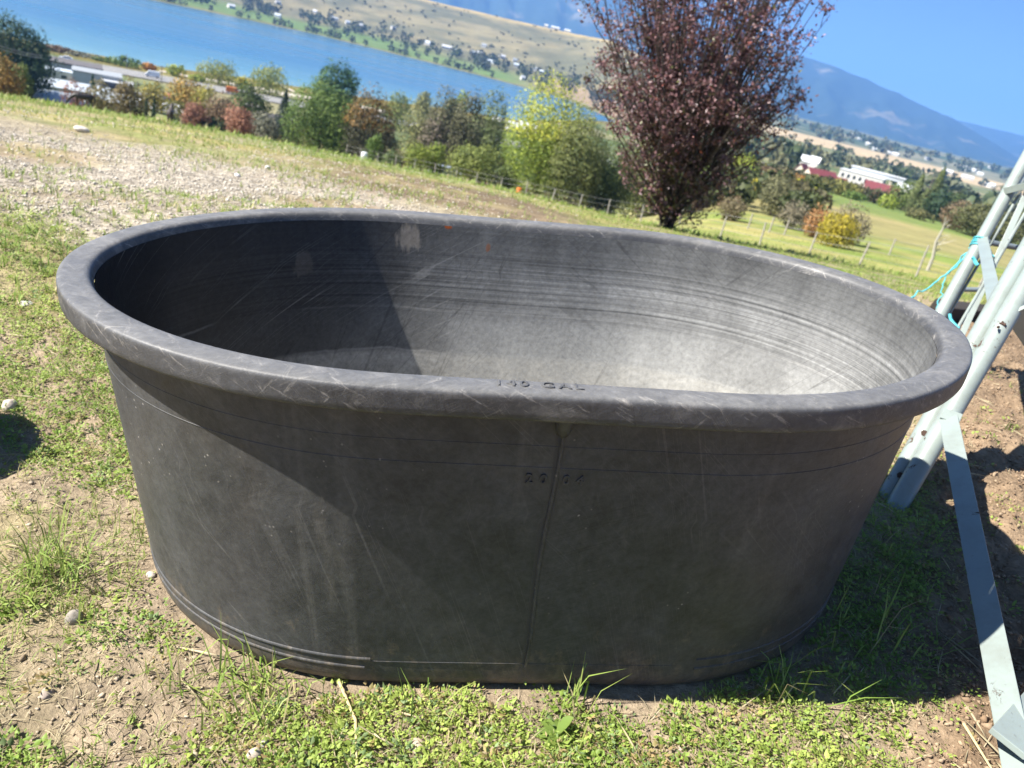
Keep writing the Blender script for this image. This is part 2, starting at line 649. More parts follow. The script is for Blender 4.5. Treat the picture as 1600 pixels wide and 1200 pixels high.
# ------------------------------------------------------------------ lake
aa = np.radians(np.concatenate([np.arange(-121, -46, 3.0), np.arange(-46, 5.1, .5)]))
ts = np.linspace(0, 1, 40)
ad = np.degrees(aa)
rn = shore_near(ad) - 14
rf = shore_far(ad) + 14
LX = rn[None] + (rf - rn)[None] * ts[:, None]
lx = LX * np.sin(aa)[None]
ly = LX * np.cos(aa)[None]
ii = np.arange(lx.size).reshape(lx.shape)
F = np.stack([ii[:-1, :-1], ii[:-1, 1:], ii[1:, 1:], ii[1:, :-1]], -1).reshape(-1, 4)[:, ::-1]
sh = np.repeat((ts ** .8)[:, None], len(aa), 1).ravel()
m, nt, b = nmat('lake_water')
sa = N(nt, 'ShaderNodeAttribute', attribute_name='offshore')
tc = N(nt, 'ShaderNodeTexCoord')
mp = N(nt, 'ShaderNodeMapping', ins={'Scale': (.004, .02, 1), 'Rotation': (0, 0, .25)})
nt.links.new(tc.outputs['Object'], mp.inputs[0])
str_ = noise(nt, mp.outputs[0], 1.0, 4, .5)
s2 = math_(nt, 'ADD', sa.outputs['Fac'], math_(nt, 'MULTIPLY', math_(nt, 'SUBTRACT', str_, .5), .16))
nt.links.new(ramp(nt, s2, [(0.0, (.17, .29, .29)), (.12, (.085, .20, .255)), (.32, (.040, .130, .230)), (.8, (.045, .135, .22)), (1.0, (.065, .12, .14))]), b.inputs['Base Color'])
nt.links.new(ramp(nt, str_, [(.35, .16), (.65, .30)]), b.inputs['Roughness'])
b.inputs['IOR'].default_value = 1.33
mp2 = N(nt, 'ShaderNodeMapping', ins={'Scale': (.6, .6, 1)})
nt.links.new(tc.outputs['Object'], mp2.inputs[0])
bump(nt, b, noise(nt, mp2.outputs[0], 1.0, 5, .6), .12, .5)
lake = mesh_np('lake_water', np.stack([lx, ly, np.full_like(lx, -40.0)], -1), F, m, attrs={'offshore': sh})
tag(lake, 'long blue lake with turquoise shallows below the highway', None, kind='structure')

# ------------------------------------------------------------------ mountains
def mountain(name, label, azk, tank, r0, amp, seed, mat, rows=46):
    a = np.arange(azk[0], azk[-1] + .01, .35)
    ct = np.interp(a, azk, tank)
    ct = ct + (fbm(a * .9, a * 0 + seed, 5, seed) - .5) * amp
    t = np.linspace(0, 1, rows)
    rr = r0 * (.70 + .55 * t)
    shape = np.interp(t, [0, .18, .545, .75, 1], [0, .22, 1, .72, .3])
    A_, T_ = np.meshgrid(np.radians(a), t)
    R2 = r0 * (.70 + .55 * T_)
    rid = fbm(np.degrees(A_) * 1.1, T_ * 7, 5, seed + 3) - .5
    ht = (ct[None] * r0 * shape[:, None]) + rid * ct[None].clip(.01) * r0 * .42 * (np.sin(np.pi * np.clip(T_ / .545, 0, 1)) * .9)
    edge = np.interp(a, [azk[0], azk[0] + 2, azk[-1] - 2, azk[-1]], [0, 1, 1, 0])
    ht = ht - 25 * (1 - T_)
    V = np.stack([R2 * np.sin(A_), R2 * np.cos(A_), ht], -1)
    ii = np.arange(A_.size).reshape(A_.shape)
    F = np.stack([ii[:-1, :-1], ii[:-1, 1:], ii[1:, 1:], ii[1:, :-1]], -1).reshape(-1, 4)[:, ::-1]
    o = mesh_np(name, V, F, mat, smooth=True)
    tag(o, label, None, kind='structure')
    return o


m, nt, b = nmat('mountain_forest')
tc = N(nt, 'ShaderNodeTexCoord')
f1 = noise(nt, tc.outputs['Object'], .0016, 7, .62)
f2 = noise(nt, tc.outputs['Object'], .012, 5, .7)
base = mixc(nt, f2, (.018, .034, .030), (.045, .062, .050))
nt.links.new(mixc(nt, ramp(nt, f1, [(.56, 0.0), (.66, .75)]), base, (.21, .18, .12)), b.inputs['Base Color'])
b.inputs['Roughness'].default_value = 1
b.inputs['Specular IOR Level'].default_value = 0
M['forest'] = m
mountain('mountain', 'long forested blue mountain ridge sloping down behind the valley', [-60, -40, -15, 0, 6, 10, 14, 16.8, 19.7, 22.9, 25.5, 27.1, 30, 34], [.11, .12, .108, .094, .078, .070, .0645, .0590, .0490, .0375, .0250, .0140, .002, -.002], 8500, .004, 7, m)
mountain('mountain', 'farthest pale blue ridge at the frame edge beyond the valley', [17, 20, 22.5, 25, 27.2, 32, 40, 55, 70], [.02, .028, .036, .0345, .0355, .04, .045, .04, .03], 11600, .003, 23, m)

# ------------------------------------------------------------------ stock tank
TR = np.array([[.9777, -.1778, -.1119], [.1735, .9837, -.0466], [.1184, .0262, .9926]])
TT = np.array([.0583, 1.3119, 0.0])
TMAT = Matrix([[*map(float, TR[i]), float(TT[i])] for i in range(3)] + [[0, 0, 0, 1]])
TA, TB, TH, TAB_, TBB = .74, .4346, .5618, .6558, .3643
TS, TN = .2223, 1.93


def outline(a, b, ns=150, nl=26):
    """oval with straight long sides, anticlockwise, and its running length"""
    t = np.linspace(-math.pi / 2, math.pi / 2, ns)
    ex = TS + (a - TS) * np.abs(np.cos(t)) ** (2 / TN)
    ey = b * np.sign(np.sin(t)) * np.abs(np.sin(t)) ** (2 / TN)
    k = np.linspace(0, 1, nl + 2)[1:-1]
    sx = TS - 2 * TS * k
    x = np.concatenate([ex, sx, -ex, -sx])
    y = np.concatenate([ey, np.full(nl, b), -ey, np.full(nl, -b)])
    # even spacing, then ease the join between straight side and round end
    s_ = np.concatenate([[0], np.cumsum(np.hypot(np.diff(np.append(x, x[0])), np.diff(np.append(y, y[0]))))])
    m_ = len(x)
    q = np.linspace(0, s_[-1], m_ + 1)[:-1]
    x = np.interp(q, s_, np.append(x, x[0]))
    y = np.interp(q, s_, np.append(y, y[0]))
    k_ = np.exp(-np.linspace(-2.2, 2.2, 23) ** 2)
    k_ /= k_.sum()
    sm = lambda a_: np.convolve(np.pad(a_, 11, mode='wrap'), k_, 'valid')
    x, y = sm(x), sm(y)
    st_ = int(np.argmin(np.abs(x - .006) + 10 * (y > 0)))      # start at the front mould seam
    return np.roll(x, -st_), np.roll(y, -st_)


OX, OY = outline(TA, TB)
dl = np.hypot(np.diff(np.append(OX, OX[0])), np.diff(np.append(OY, OY[0])))
PU = np.concatenate([[0], np.cumsum(dl)[:-1]])
NP_ = len(OX)


def wall_dims(z):
    k = z / TH
    return TAB_ + (TA - .036 - TAB_) * k, TBB + (TB - .036 - TBB) * k


def inner_dims(z):
    k = z / TH
    return TAB_ - .008 + (TA - .044 - TAB_ + .008) * k, TBB - .008 + (TB - .044 - TBB + .008) * k


def loft(name, stations, mat, parent, cap_first=False, cap_last=False, wob=.0):
    V, pu, pz, wl = [], [], [], []
    for a, b_, z in stations:
        x, y = outline(a, b_)
        w = wob * (vnoise(PU * 3.1, PU * 0 + z * 6, 77) - .5)
        x = x * (1 + w)
        y = y * (1 + w)
        zz = np.full(NP_, z) + (vnoise(PU * 2.3, PU * 0, 71) - .5) * .0012 * (z / TH)
        V.append(np.stack([x, y, zz], -1))
        pu.append(PU)
        pz.append(zz)
        wl.append(zz + .119 * x + .026 * y)
    V = np.concatenate(V)
    ns = len(stations)
    i = np.arange(ns * NP_).reshape(ns, NP_)
    j = np.roll(i, -1, 1)
    F = np.stack([i[:-1], j[:-1], j[1:], i[1:]], -1).reshape(-1, 4)
    att = {'pu': np.concatenate(pu), 'pz': np.concatenate(pz), 'wl': np.concatenate(wl)}
    o = mesh_np(name, V, F, mat, parent, attrs=att, smooth=True)
    if cap_first or cap_last:
        bm = bmesh.new()
        bm.from_mesh(o.data)
        bm.verts.ensure_lookup_table()
        if cap_first:
            bm.faces.new([bm.verts[k] for k in range(NP_)][::-1])
        if cap_last:
            bm.faces.new([bm.verts[(ns - 1) * NP_ + k] for k in range(NP_)])
        bm.to_mesh(o.data)
        bm.free()
    return o


def plastic(name, kind):
    m, nt, b = nmat(name)
    g = lambda k: N(nt, 'ShaderNodeAttribute', attribute_name=k).outputs['Fac']
    pu, pz, wl = g('pu'), g('pz'), g('wl')
    cmb = N(nt, 'ShaderNodeCombineXYZ')
    nt.links.new(pu, cmb.inputs[0])
    nt.links.new(pz, cmb.inputs[1])
    tc = N(nt, 'ShaderNodeTexCoord')
    nt.links.new(math_(nt, 'MULTIPLY', pz, 0.0), cmb.inputs[2])
    vec = cmb.outputs[0]

    def mapped(scale, rot=0.0, off=(0, 0, 0)):
        src = vec
        if rot:
            m0 = N(nt, 'ShaderNodeMapping', ins={'Rotation': (0, 0, rot)})
            nt.links.new(vec, m0.inputs[0])
            src = m0.outputs[0]
        mp = N(nt, 'ShaderNodeMapping', ins={'Scale': scale, 'Location': off})
        nt.links.new(src, mp.inputs[0])
        return mp.outputs[0]

    def lines(scale, rot, width, off=(0, 0, 0), detail=1.0):
        """thin scratches: where a stretched noise crosses its middle"""
        f = noise(nt, mapped(scale, rot, off), 1.0, 0.0, .5, 0.0)
        return ramp(nt, math_(nt, 'ABSOLUTE', math_(nt, 'SUBTRACT', f, .5)), [(0, 1.0), (width, 0.0)])

    cloud = noise(nt, vec, 5.5, 8, .62, .4)
    cloud2 = noise(nt, vec, 1.7, 4, .6, .5)
    fine = noise(nt, vec, 90, 6, .7)
    grain = noise(nt, vec, 420, 2, .6)
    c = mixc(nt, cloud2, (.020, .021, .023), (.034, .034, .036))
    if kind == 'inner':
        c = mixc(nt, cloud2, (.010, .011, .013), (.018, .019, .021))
    if kind == 'outer':
        c = mixc(nt, ramp(nt, noise(nt, vec, 22, 9, .72, .3), [(.30, .05), (.78, .50)]), c, (.120, .121, .117))
        c = mixc(nt, ramp(nt, cloud, [(.40, .0), (.72, .28)]), c, (.135, .134, .130))
        c = mixc(nt, ramp(nt, noise(nt, vec, 3.1, 6, .65, .8), [(.54, 0.0), (.74, .25)]), c, (.095, .078, .060))
        c = mixc(nt, ramp(nt, noise(nt, mapped((9, 2.2, 1)), 1.0, 7, .7), [(.60, 0.0), (.74, .35)]), c, (.20, .18, .15))
        drip = noise(nt, mapped((26, .7, 1)), 1.0, 4, .6)
        c = mixc(nt, math_(nt, 'MULTIPLY', ramp(nt, drip, [(.56, 0.0), (.70, .5)]), ramp(nt, noise(nt, vec, 2.4, 3), [(.40, 0.0), (.62, 1.0)])), c, (.13, .125, .115))
        splash = math_(nt, 'SUBTRACT', noise(nt, mapped((28, 20, 1), 0, (4, 4, 0)), 1.0, 7, .75), math_(nt, 'MULTIPLY', pz, 1.6))
        c = mixc(nt, ramp(nt, splash, [(.40, 0.0), (.52, .55)]), c, (.15, .12, .088))
        c = mixc(nt, ramp(nt, pz, [(.0, .35), (.06, .0)]), c, (.11, .09, .068))
        for sc_, ro, w, of, am, colr_ in (((.7, 60, 1), .75, .012, (0, 0, 0), .35, (.20, .195, .185)), ((.6, 75, 1), 1.25, .012, (3, 1, 0), .30, (.22, .21, .20)), ((.6, 60, 1), -.35, .012, (7, 2, 0), .5, (.015, .015, .016))):
            gate = ramp(nt, noise(nt, mapped((2.5, 2.5, 1), 0, of), 1.0, 3), [(.48, 0.0), (.62, am)])
            c = mixc(nt, math_(nt, 'MULTIPLY', lines(sc_, ro, w, of), gate), c, colr_)
        sp = N(nt, 'ShaderNodeTexVoronoi', ins={'Scale': 55.0, 'Randomness': 1.0})
        nt.links.new(vec, sp.inputs['Vector'])
        dots = math_(nt, 'MULTIPLY', ramp(nt, sp.outputs['Distance'], [(.06, 1.0), (.12, 0.0)]), ramp(nt, noise(nt, vec, 4, 3), [(.52, 0.0), (.65, .8)]))
        c = mixc(nt, dots, c, (.33, .31, .28))
        rough = ramp(nt, cloud, [(.3, .34), (.7, .56)])
    elif kind == 'inner':
        # water marks: dust lies thicker below each old level
        wob = math_(nt, 'MULTIPLY', math_(nt, 'SUBTRACT', noise(nt, mapped((7, 7, 1)), 1.0, 4), .5), .024)
        w = math_(nt, 'ADD', pz, wob)
        film = ramp(nt, math_(nt, 'ADD', w, math_(nt, 'MULTIPLY', math_(nt, 'SUBTRACT', cloud, .5), .10)), [(.24, .95), (.34, .80), (.365, .56), (.45, .46), (.50, .34), (.56, .24)])
        streak = noise(nt, mapped((.9, 150, 1)), 1.0, 5, .6)
        band = ramp(nt, pz, [(.34, 0.0), (.37, .9), (.45, .9), (.50, .15)])
        film = math_(nt, 'ADD', film, math_(nt, 'MULTIPLY', math_(nt, 'MULTIPLY', math_(nt, 'SUBTRACT', streak, .48), 1.9), band))
        film = math_(nt, 'MULTIPLY', film, ramp(nt, cloud, [(.25, .50), (.75, 1.2)]))
        runs = noise(nt, mapped((16, .8, 1)), 1.0, 4, .6)
        film = math_(nt, 'ADD', film, math_(nt, 'MULTIPLY', math_(nt, 'SUBTRACT', runs, .5), .30))
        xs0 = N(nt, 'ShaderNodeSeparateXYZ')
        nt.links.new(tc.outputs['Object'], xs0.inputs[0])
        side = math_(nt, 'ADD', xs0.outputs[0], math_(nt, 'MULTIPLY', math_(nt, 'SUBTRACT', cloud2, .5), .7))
        # dust gradient, cut to near nothing leftwards to paint the left end's shade
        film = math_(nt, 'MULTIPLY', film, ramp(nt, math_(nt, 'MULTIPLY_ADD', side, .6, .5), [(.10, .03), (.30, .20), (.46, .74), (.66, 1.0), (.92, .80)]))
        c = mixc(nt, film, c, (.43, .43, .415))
        lowd = ramp(nt, w, [(.25, .7), (.262, 0.0)])
        c = mixc(nt, math_(nt, 'MULTIPLY', lowd, ramp(nt, noise(nt, mapped((14, 14, 1)), 1.0, 6, .7), [(.35, .3), (.65, 1.0)])), c, (.46, .445, .405))
        for lev in (.358, .259):
            d = math_(nt, 'ABSOLUTE', math_(nt, 'SUBTRACT', w, lev))
            edge = math_(nt, 'MULTIPLY', ramp(nt, d, [(0.0, .26), (.0035, 0.0)]), ramp(nt, noise(nt, mapped((3, 3, 1)), 1.0, 3), [(.42, .0), (.62, 1.0)]))
            c = mixc(nt, edge, c, (.50, .49, .46))
        for sc_, ro, wd, of, am, colr_ in (((.7, 42, 1), .85, .013, (1, 4, 0), .45, (.022, .022, .024)), ((.6, 36, 1), -.6, .013, (5, 2, 0), .40, (.022, .022, .024)), ((.5, 30, 1), 1.2, .010, (9, 2, 0), .40, (.02, .02, .022)), ((.6, 70, 1), .5, .010, (2, 7, 0), .35, (.36, .35, .33))):
            gate = ramp(nt, noise(nt, mapped((2.2, 2.2, 1), 0, of), 1.0, 3), [(.47, 0.0), (.58, am)])
            c = mixc(nt, math_(nt, 'MULTIPLY', lines(sc_, ro, wd, of), gate), c, colr_)
        # dried mud hand smear and an orange paint dab below the far rim
        for px_, pz_, rx_, rz_, colr_, th in ((-.225, .515, .030, .034, (.33, .285, .23), .45), (-.143, .549, .010, .011, (.30, .075, .02), 1.0), (-.055, .505, .006, .010, (.22, .08, .03), .6), (-.44, .455, .022, .030, (.22, .18, .145), .22)):
            xs = N(nt, 'ShaderNodeSeparateXYZ')
            nt.links.new(tc.outputs['Object'], xs.inputs[0])
            dx = math_(nt, 'DIVIDE', math_(nt, 'SUBTRACT', xs.outputs[0], px_), rx_)
            dz = math_(nt, 'DIVIDE', math_(nt, 'SUBTRACT', xs.outputs[2], pz_), rz_)
            rr_ = math_(nt, 'ADD', math_(nt, 'MULTIPLY', dx, dx), math_(nt, 'MULTIPLY', dz, dz))
            rr_ = math_(nt, 'ADD', rr_, math_(nt, 'MULTIPLY', math_(nt, 'SUBTRACT', noise(nt, mapped((75, 18, 1), 0, (px_ * 9, 0, 0)), 1.0, 5, .65), .5), 3.0))
            msk = math_(nt, 'MULTIPLY', ramp(nt, rr_, [(.35, th), (1.15, 0.0)]), math_(nt, 'GREATER_THAN', xs.outputs[1], 0.0))
            c = mixc(nt, msk, c, colr_)
        rough = ramp(nt, film, [(.1, .40), (.6, .85)])
    else:
        c = mixc(nt, ramp(nt, cloud, [(.30, .15), (.75, .60)]), c, (.12, .12, .122))
        c = mixc(nt, ramp(nt, noise(nt, vec, 14, 8, .7, .6), [(.52, 0.0), (.70, .55)]), c, (.20, .19, .175))
        c = mixc(nt, ramp(nt, noise(nt, mapped((16, 90, 1), .5), 1.0, 6, .72), [(.58, 0.0), (.70, .85)]), c, (.28, .26, .235))
        c = mixc(nt, ramp(nt, noise(nt, mapped((11, 60, 1), -.9), 1.0, 6, .72), [(.60, 0.0), (.72, .7)]), c, (.30, .28, .25))
        for sc_, ro, w, of, am, colr_ in (((7, 210, 1), .9, .022, (0, 0, 0), .28, (.42, .39, .34)), ((6, 190, 1), -.5, .020, (3, 1, 0), .25, (.40, .38, .34)), ((5, 150, 1), 1.3, .025, (6, 1, 2), .55, (.016, .016, .018))):
            gate = ramp(nt, noise(nt, mapped((26, 26, 1), 0, of), 1.0, 4, .65), [(.52, 0.0), (.62, am)])
            c = mixc(nt, math_(nt, 'MULTIPLY', lines(sc_, ro, w, of), gate), c, colr_)
        flat = math_(nt, 'MULTIPLY', ramp(nt, pz, [(.068, 0.0), (.078, 1.0), (.112, 1.0), (.122, 0.0)]), ramp(nt, noise(nt, vec, 9, 6, .7), [(.25, .25), (.75, .95)]))
        c = mixc(nt, math_(nt, 'MULTIPLY', flat, .55), c, (.24, .235, .225))  # paler rim top: dust, with sun and sky sheen painted into the colour
        rough = ramp(nt, cloud, [(.3, .38), (.7, .6)])
    c = mixc(nt, 1.0, c, ramp(nt, fine, [(.3, .78), (.7, 1.25)]), 'MULTIPLY')
    nt.links.new(c, b.inputs['Base Color'])
    nt.links.new(rough, b.inputs['Roughness'])
    b.inputs['Specular IOR Level'].default_value = {'outer': .26, 'inner': .12, 'rim': .40}[kind]
    n0 = bump(nt, None, noise(nt, vec, 12, 4), .004, .35)
    n1 = bump(nt, None, fine, .0010, .45, n0)
    bump(nt, b, grain, .0005, .5, n1)
    return m


M['tank_outer'] = plastic('tank_plastic_outside', 'outer')
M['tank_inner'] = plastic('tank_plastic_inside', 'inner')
M['tank_rim'] = plastic('tank_plastic_rim', 'rim')
tank = empty('stock_tank', mat=TMAT)
tag(tank, 'large scuffed black plastic oval stock tank standing on the grass', 'stock tank')
st = [(TAB_ - .030, TBB - .030, .0), (TAB_ - .012, TBB - .012, .003), (TAB_ - .003, TBB - .003, .012)]
for z in np.linspace(.028, TH - .034, 30):
    st.append((*wall_dims(z), float(z)))
loft('outer_wall', st, M['tank_outer'], tank, cap_first=True, wob=.0025)
ri = [(-.0362, -.0345), (-.010, -.0372), (-.001, -.0374), (.0025, -.0362), (.0042, -.033), (.0045, -.026), (.0044, -.012), (.0042, -.0066), (.0036, -.0036), (.0022, -.0016), (.0000, -.0006), (-.0035, -.0001), (-.010, .0003), (-.022, .0004), (-.031, .0), (-.0355, -.0008), (-.0392, -.003), (-.0415, -.0066), (-.0432, -.011), (-.0446, -.0165)]
ri = [(TA + q, TB + q, TH + z) for q, z in ri]
rim = loft('rim', ri, M['tank_rim'], tank, wob=.0025)
acc = np.concatenate([[0], np.cumsum([math.hypot(q[0] - o_[0], q[2] - o_[2]) for o_, q in zip(ri[:-1], ri[1:])])])
rim.data.attributes['pu'].data.foreach_set('value', np.tile((PU + (PU[-1] + .008) / 2) % (PU[-1] + .008), len(ri)).astype(np.float32))
rim.data.attributes['pz'].data.foreach_set('value', np.repeat(acc, NP_).astype(np.float32))
st = []
for z in np.linspace(TH - .016, .10, 26):
    st.append((*inner_dims(z), float(z)))
a0, b0 = inner_dims(.10)
for ang in np.linspace(0, math.pi / 2, 9)[1:]:
    st.append((a0 - .014 - .075 * (1 - math.cos(ang)), b0 - .014 - .075 * (1 - math.cos(ang)), .10 - .085 * math.sin(ang)))
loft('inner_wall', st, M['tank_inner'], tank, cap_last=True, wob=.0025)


def ring(z, rad, name, half=None):
    """raised moulding line round the wall"""
    a, b_ = wall_dims(z)
    x, y = outline(a, b_)
    w = .0025 * (vnoise(PU * 3.1, PU * 0 + z * 6, 77) - .5)
    x = x * (1 + w)
    y = y * (1 + w)
    tx = np.roll(x, -1) - np.roll(x, 1)
    ty = np.roll(y, -1) - np.roll(y, 1)
    ln = np.hypot(tx, ty) + 1e-9
    nx, ny = ty / ln, -tx / ln
    zz = z + (vnoise(PU * 2.3, PU * 0, 71) - .5) * .0012 * (z / TH)
    sel = np.ones(NP_, bool)
    V = []
    for ang in (-90, -45, 0, 45, 90):
        c_, s_ = math.cos(math.radians(ang)), math.sin(math.radians(ang))
        V.append(np.stack([x + nx * rad * (c_ * .75 - .05), y + ny * rad * (c_ * .75 - .05), zz + rad * s_], -1))
    V = np.concatenate(V)
    i = np.arange(5 * NP_).reshape(5, NP_)
    j = np.roll(i, -1, 1)
    if half is not None:
        ok = half(x, y)
        i = i[:, ok]
        j = j[:, ok]
    F = np.stack([i[:-1], j[:-1], j[1:], i[1:]], -1).reshape(-1, 4)
    att = {'pu': np.tile(PU, 5), 'pz': np.full(5 * NP_, z), 'wl': np.full(5 * NP_, z)}
    return mesh_np(name, V, F, M['tank_outer'], tank, attrs=att, smooth=True)


ring(.466, .0008, 'moulding_line')
ring(.432, .0010, 'moulding_line')
ring(.060, .0009, 'moulding_line', lambda x, y: np.abs(x) < .24)
ring(.064, .0032, 'moulding_line', lambda x, y: x < -.235)
ring(.046, .0030, 'moulding_line', lambda x, y: x < -.25)
ring(.070, .0024, 'moulding_line', lambda x, y: x > .28)
ring(.050, .0024, 'moulding_line', lambda x, y: x > .28)

ab = lambda z: wall_dims(z)[1]
mb = MB()
zs = np.linspace(.055, .500, 40)
pts = [(.004 + .0025 * math.sin(z * 17), -ab(z) * 1.0 - .0002, z) for z in zs]
mb.tube(pts, [.0026] * 40, 8)
seam = mb.build('mould_seam', M['tank_outer'], tank, smooth=True)
mb = MB()
mb.tube([(.004, -ab(.492) - .0005, .484), (.004, -ab(.492) - .003, .490), (.004, -ab(.5) - .006, .500), (.004, -ab(.52) - .009, .528)], [.003, .0085, .0105, .012], 12)
mb.build('gusset', M['tank_outer'], tank, smooth=True)


def lettering(txt, size, space, depth, mtx, name, mat):
    cu = bpy.data.curves.new(name, 'FONT')
    cu.body = txt
    cu.size = size
    cu.space_character = space
    cu.extrude = depth
    cu.bevel_depth = depth * .3
    cu.resolution_u = 3
    cu.align_x = 'CENTER'
    cu.align_y = 'CENTER'
    o = bpy.data.objects.new(name, cu)
    COL.objects.link(o)
    dg = bpy.context.evaluated_depsgraph_get()
    me = bpy.data.meshes.new_from_object(o.evaluated_get(dg))
    COL.objects.unlink(o)
    bpy.data.objects.remove(o)
    bpy.data.curves.remove(cu)
    me.name = name
    me.transform(mtx)
    me.materials.clear()
    return link(name, me, mat, tank)


lettering('140 GAL', .0265, 1.30, .0010, Matrix.Translation((-.037, -TB + .023, TH + .0010)) @ Matrix.Diagonal((.92, .80, 1, 1)), 'embossed_lettering', M['tank_rim'])
tilt = math.atan2(ab(.44) - ab(.40), .04)
lettering('20', .0215, 1.75, .0010, Matrix.Translation((-.021, -ab(.414) - .0012, .414)) @ Matrix.Rotation(math.pi / 2 + tilt, 4, 'X'), 'embossed_year', M['tank_outer'])
lettering('04', .0215, 1.75, .0010, Matrix.Translation((.029, -ab(.414) - .0012, .414)) @ Matrix.Rotation(math.pi / 2 + tilt, 4, 'X'), 'embossed_year', M['tank_outer'])

for o in tank.children:
    if 'pu' not in o.data.attributes:
        co = np.zeros(len(o.data.vertices) * 3, np.float32)
        o.data.vertices.foreach_get('co', co)
        co = co.reshape(-1, 3)
        for nm, val in (('pu', co[:, 0] + 3.0), ('pz', co[:, 2] if o.name[:12] != 'embossed_let' else co[:, 1] * 0 + .07)):
            a_ = o.data.attributes.new(nm, 'FLOAT', 'POINT')
            a_.data.foreach_set('value', np.ascontiguousarray(val, np.float32))

# ------------------------------------------------------------------ pale steel frame beside the tank
m, nt, b = nmat('frame_paint')
tc = N(nt, 'ShaderNodeTexCoord')
f1 = noise(nt, tc.outputs['Object'], 4, 5, .6)
f2 = noise(nt, tc.outputs['Object'], 38, 6, .75, .6)
f3 = noise(nt, tc.outputs['Object'], 9, 3, .6)
c = mixc(nt, f1, (.20, .24, .225), (.26, .30, .28))
rust = math_(nt, 'MULTIPLY', ramp(nt, f2, [(.61, 0.0), (.66, 1.0)]), ramp(nt, f3, [(.50, 0.0), (.60, 1.0)]))
c = mixc(nt, ramp(nt, noise(nt, tc.outputs['Object'], 14, 6, .7), [(.45, 0.0), (.75, .55)]), c, (.15, .155, .13))
c = mixc(nt, ramp(nt, noise(nt, tc.outputs['Object'], 120, 4, .7), [(.62, 0.0), (.75, .5)]), c, (.22, .22, .20))
c = mixc(nt, rust, c, (.075, .04, .025))
nt.links.new(c, b.inputs['Base Color'])
nt.links.new(ramp(nt, rust, [(0, .38), (1, .9)]), b.inputs['Roughness'])
bump(nt, b, rust, .0012, .8)
M['frame_paint'] = m
M['rust'] = simple('rust', (.07, .04, .028), .95, .6, 60, bmp=.002)
M['dark_steel'] = simple('dark_steel', (.14, .17, .19), .6, .35, 30)

g0 = ground_at(1392, 792)
d0 = float((g0 - CAM).dot(AF))
frame = empty('steel_frame', g0)
tag(frame, 'leaning pale grey-green welded steel pipe frame beside the tank', 'steel frame')


def fpart(name, mb, mat='frame_paint', smooth=False, bevel=0):
    mb.v = [tuple(np.array(v) - g0) for v in mb.v]
    return mb.build(name, M[mat], frame, smooth, bevel)


def line(a, b, n=2):
    return [a + (b - a) * t for t in np.linspace(0, 1, n)]


base_r = P(1392, 806, d0 + .01)
top_r = P(1662, 344, d0 + .18)
fpart('front_pipe', MB().tube(line(base_r, top_r, 5), .0245, 20), smooth=True)
base_l = P(1374, 800, d0 + .05)
top_l = P(1640, 330, d0 + .23)
fpart('front_pipe', MB().tube(line(base_l, top_l, 5), .0240, 20), smooth=True)
r_b = P(1425, 572, 2.98)
r_t = P(1632, 196, 3.10)
fpart('rear_pipe', MB().tube(line(r_b, r_t, 5), .0240, 20), smooth=True)


def on_front(v, left=False):
    a, b_ = (base_l, top_l) if left else (base_r, top_r)
    best = min(np.linspace(0, 1, 400), key=lambda t: abs(proj(a + (b_ - a) * t)[1] - v))
    return a + (b_ - a) * best


def on_rear(v):
    best = min(np.linspace(0, 1, 400), key=lambda t: abs(proj(r_b + (r_t - r_b) * t)[1] - v))
    return r_b + (r_t - r_b) * best


def proj(p):
    q = np.array(p) - CAM
    d = q.dot(AF)
    return 800 + FPX * q.dot(AR) / d, 600 - FPX * q.dot(AU) / d


toward = lambda p, k: np.array(p) + (CAM - np.array(p)) / np.linalg.norm(CAM - np.array(p)) * k
# long flat stay running down towards the viewer
s_top = toward(on_front(652), .030)
gs = ground_at(1604, 1262)
s_bot = P(1604, 1262, float((gs - CAM).dot(AF)) * .90)
fpart('stay_bar', MB().bar(s_top, s_bot, .041, .012), bevel=.0015)
fpart('weld_tab', MB().bar(toward(on_front(646), .028) + np.array([.004, 0, .006]), s_top + (s_bot - s_top) * .018, .042, .008), 'frame_paint', bevel=.001)
low = P(1585, 1150, float((s_bot - CAM).dot(AF)) + .03)
fpart('foot_bar', MB().bar(P(1574, 1162, float((s_bot - CAM).dot(AF)) + .05), ground_at(1745, 960) + np.array([0, 0, .01]), .050, .010), bevel=.0012)
# strap joining both pipes, channel above, rungs and rods behind
fpart('strap', MB().bar(toward(on_rear(372), .028), on_front(478, True) + np.array([0, 0, .0]), .036, .006), bevel=.0008)
fpart('channel', MB().bar(toward(on_rear(297), .02), P(1690, 268, 2.75), .026, .05), bevel=.001)
fpart('gusset_bar', MB().bar(toward(on_front(488), .018) + np.array([.01, 0, .005]), ground_at(1712, 690) + np.array([0, 0, .01]), .052, .010), bevel=.0012)
fpart('rod', MB().tube(line(P(1592, 305, 3.05), P(1468, 516, 3.02)), .0055, 8), smooth=True)
fpart('rod', MB().tube(line(P(1640, 268, 2.92), P(1492, 520, 2.9)), .0060, 8), smooth=True)
fpart('angle_bar', MB().bar(P(1618, 272, 2.98), P(1502, 525, 2.98), .022, .006), bevel=.0008)
fpart('rung', MB().tube(line(P(1530, 376, 3.2), P(1640, 396, 3.25)), .012, 10), 'dark_steel', smooth=True)
fpart('rung', MB().tube(line(P(1485, 452, 3.2), P(1562, 453, 3.2)), .010, 10), 'dark_steel', smooth=True)
for v_ in (676, 742):
    c0 = toward(on_front(v_, True), .024)
    fpart('bolt', MB().tube([c0, toward(c0, .006)], .008, 6), 'rust')
c0 = on_front(508) + np.array([-.004, -.012, 0])
mb = MB()
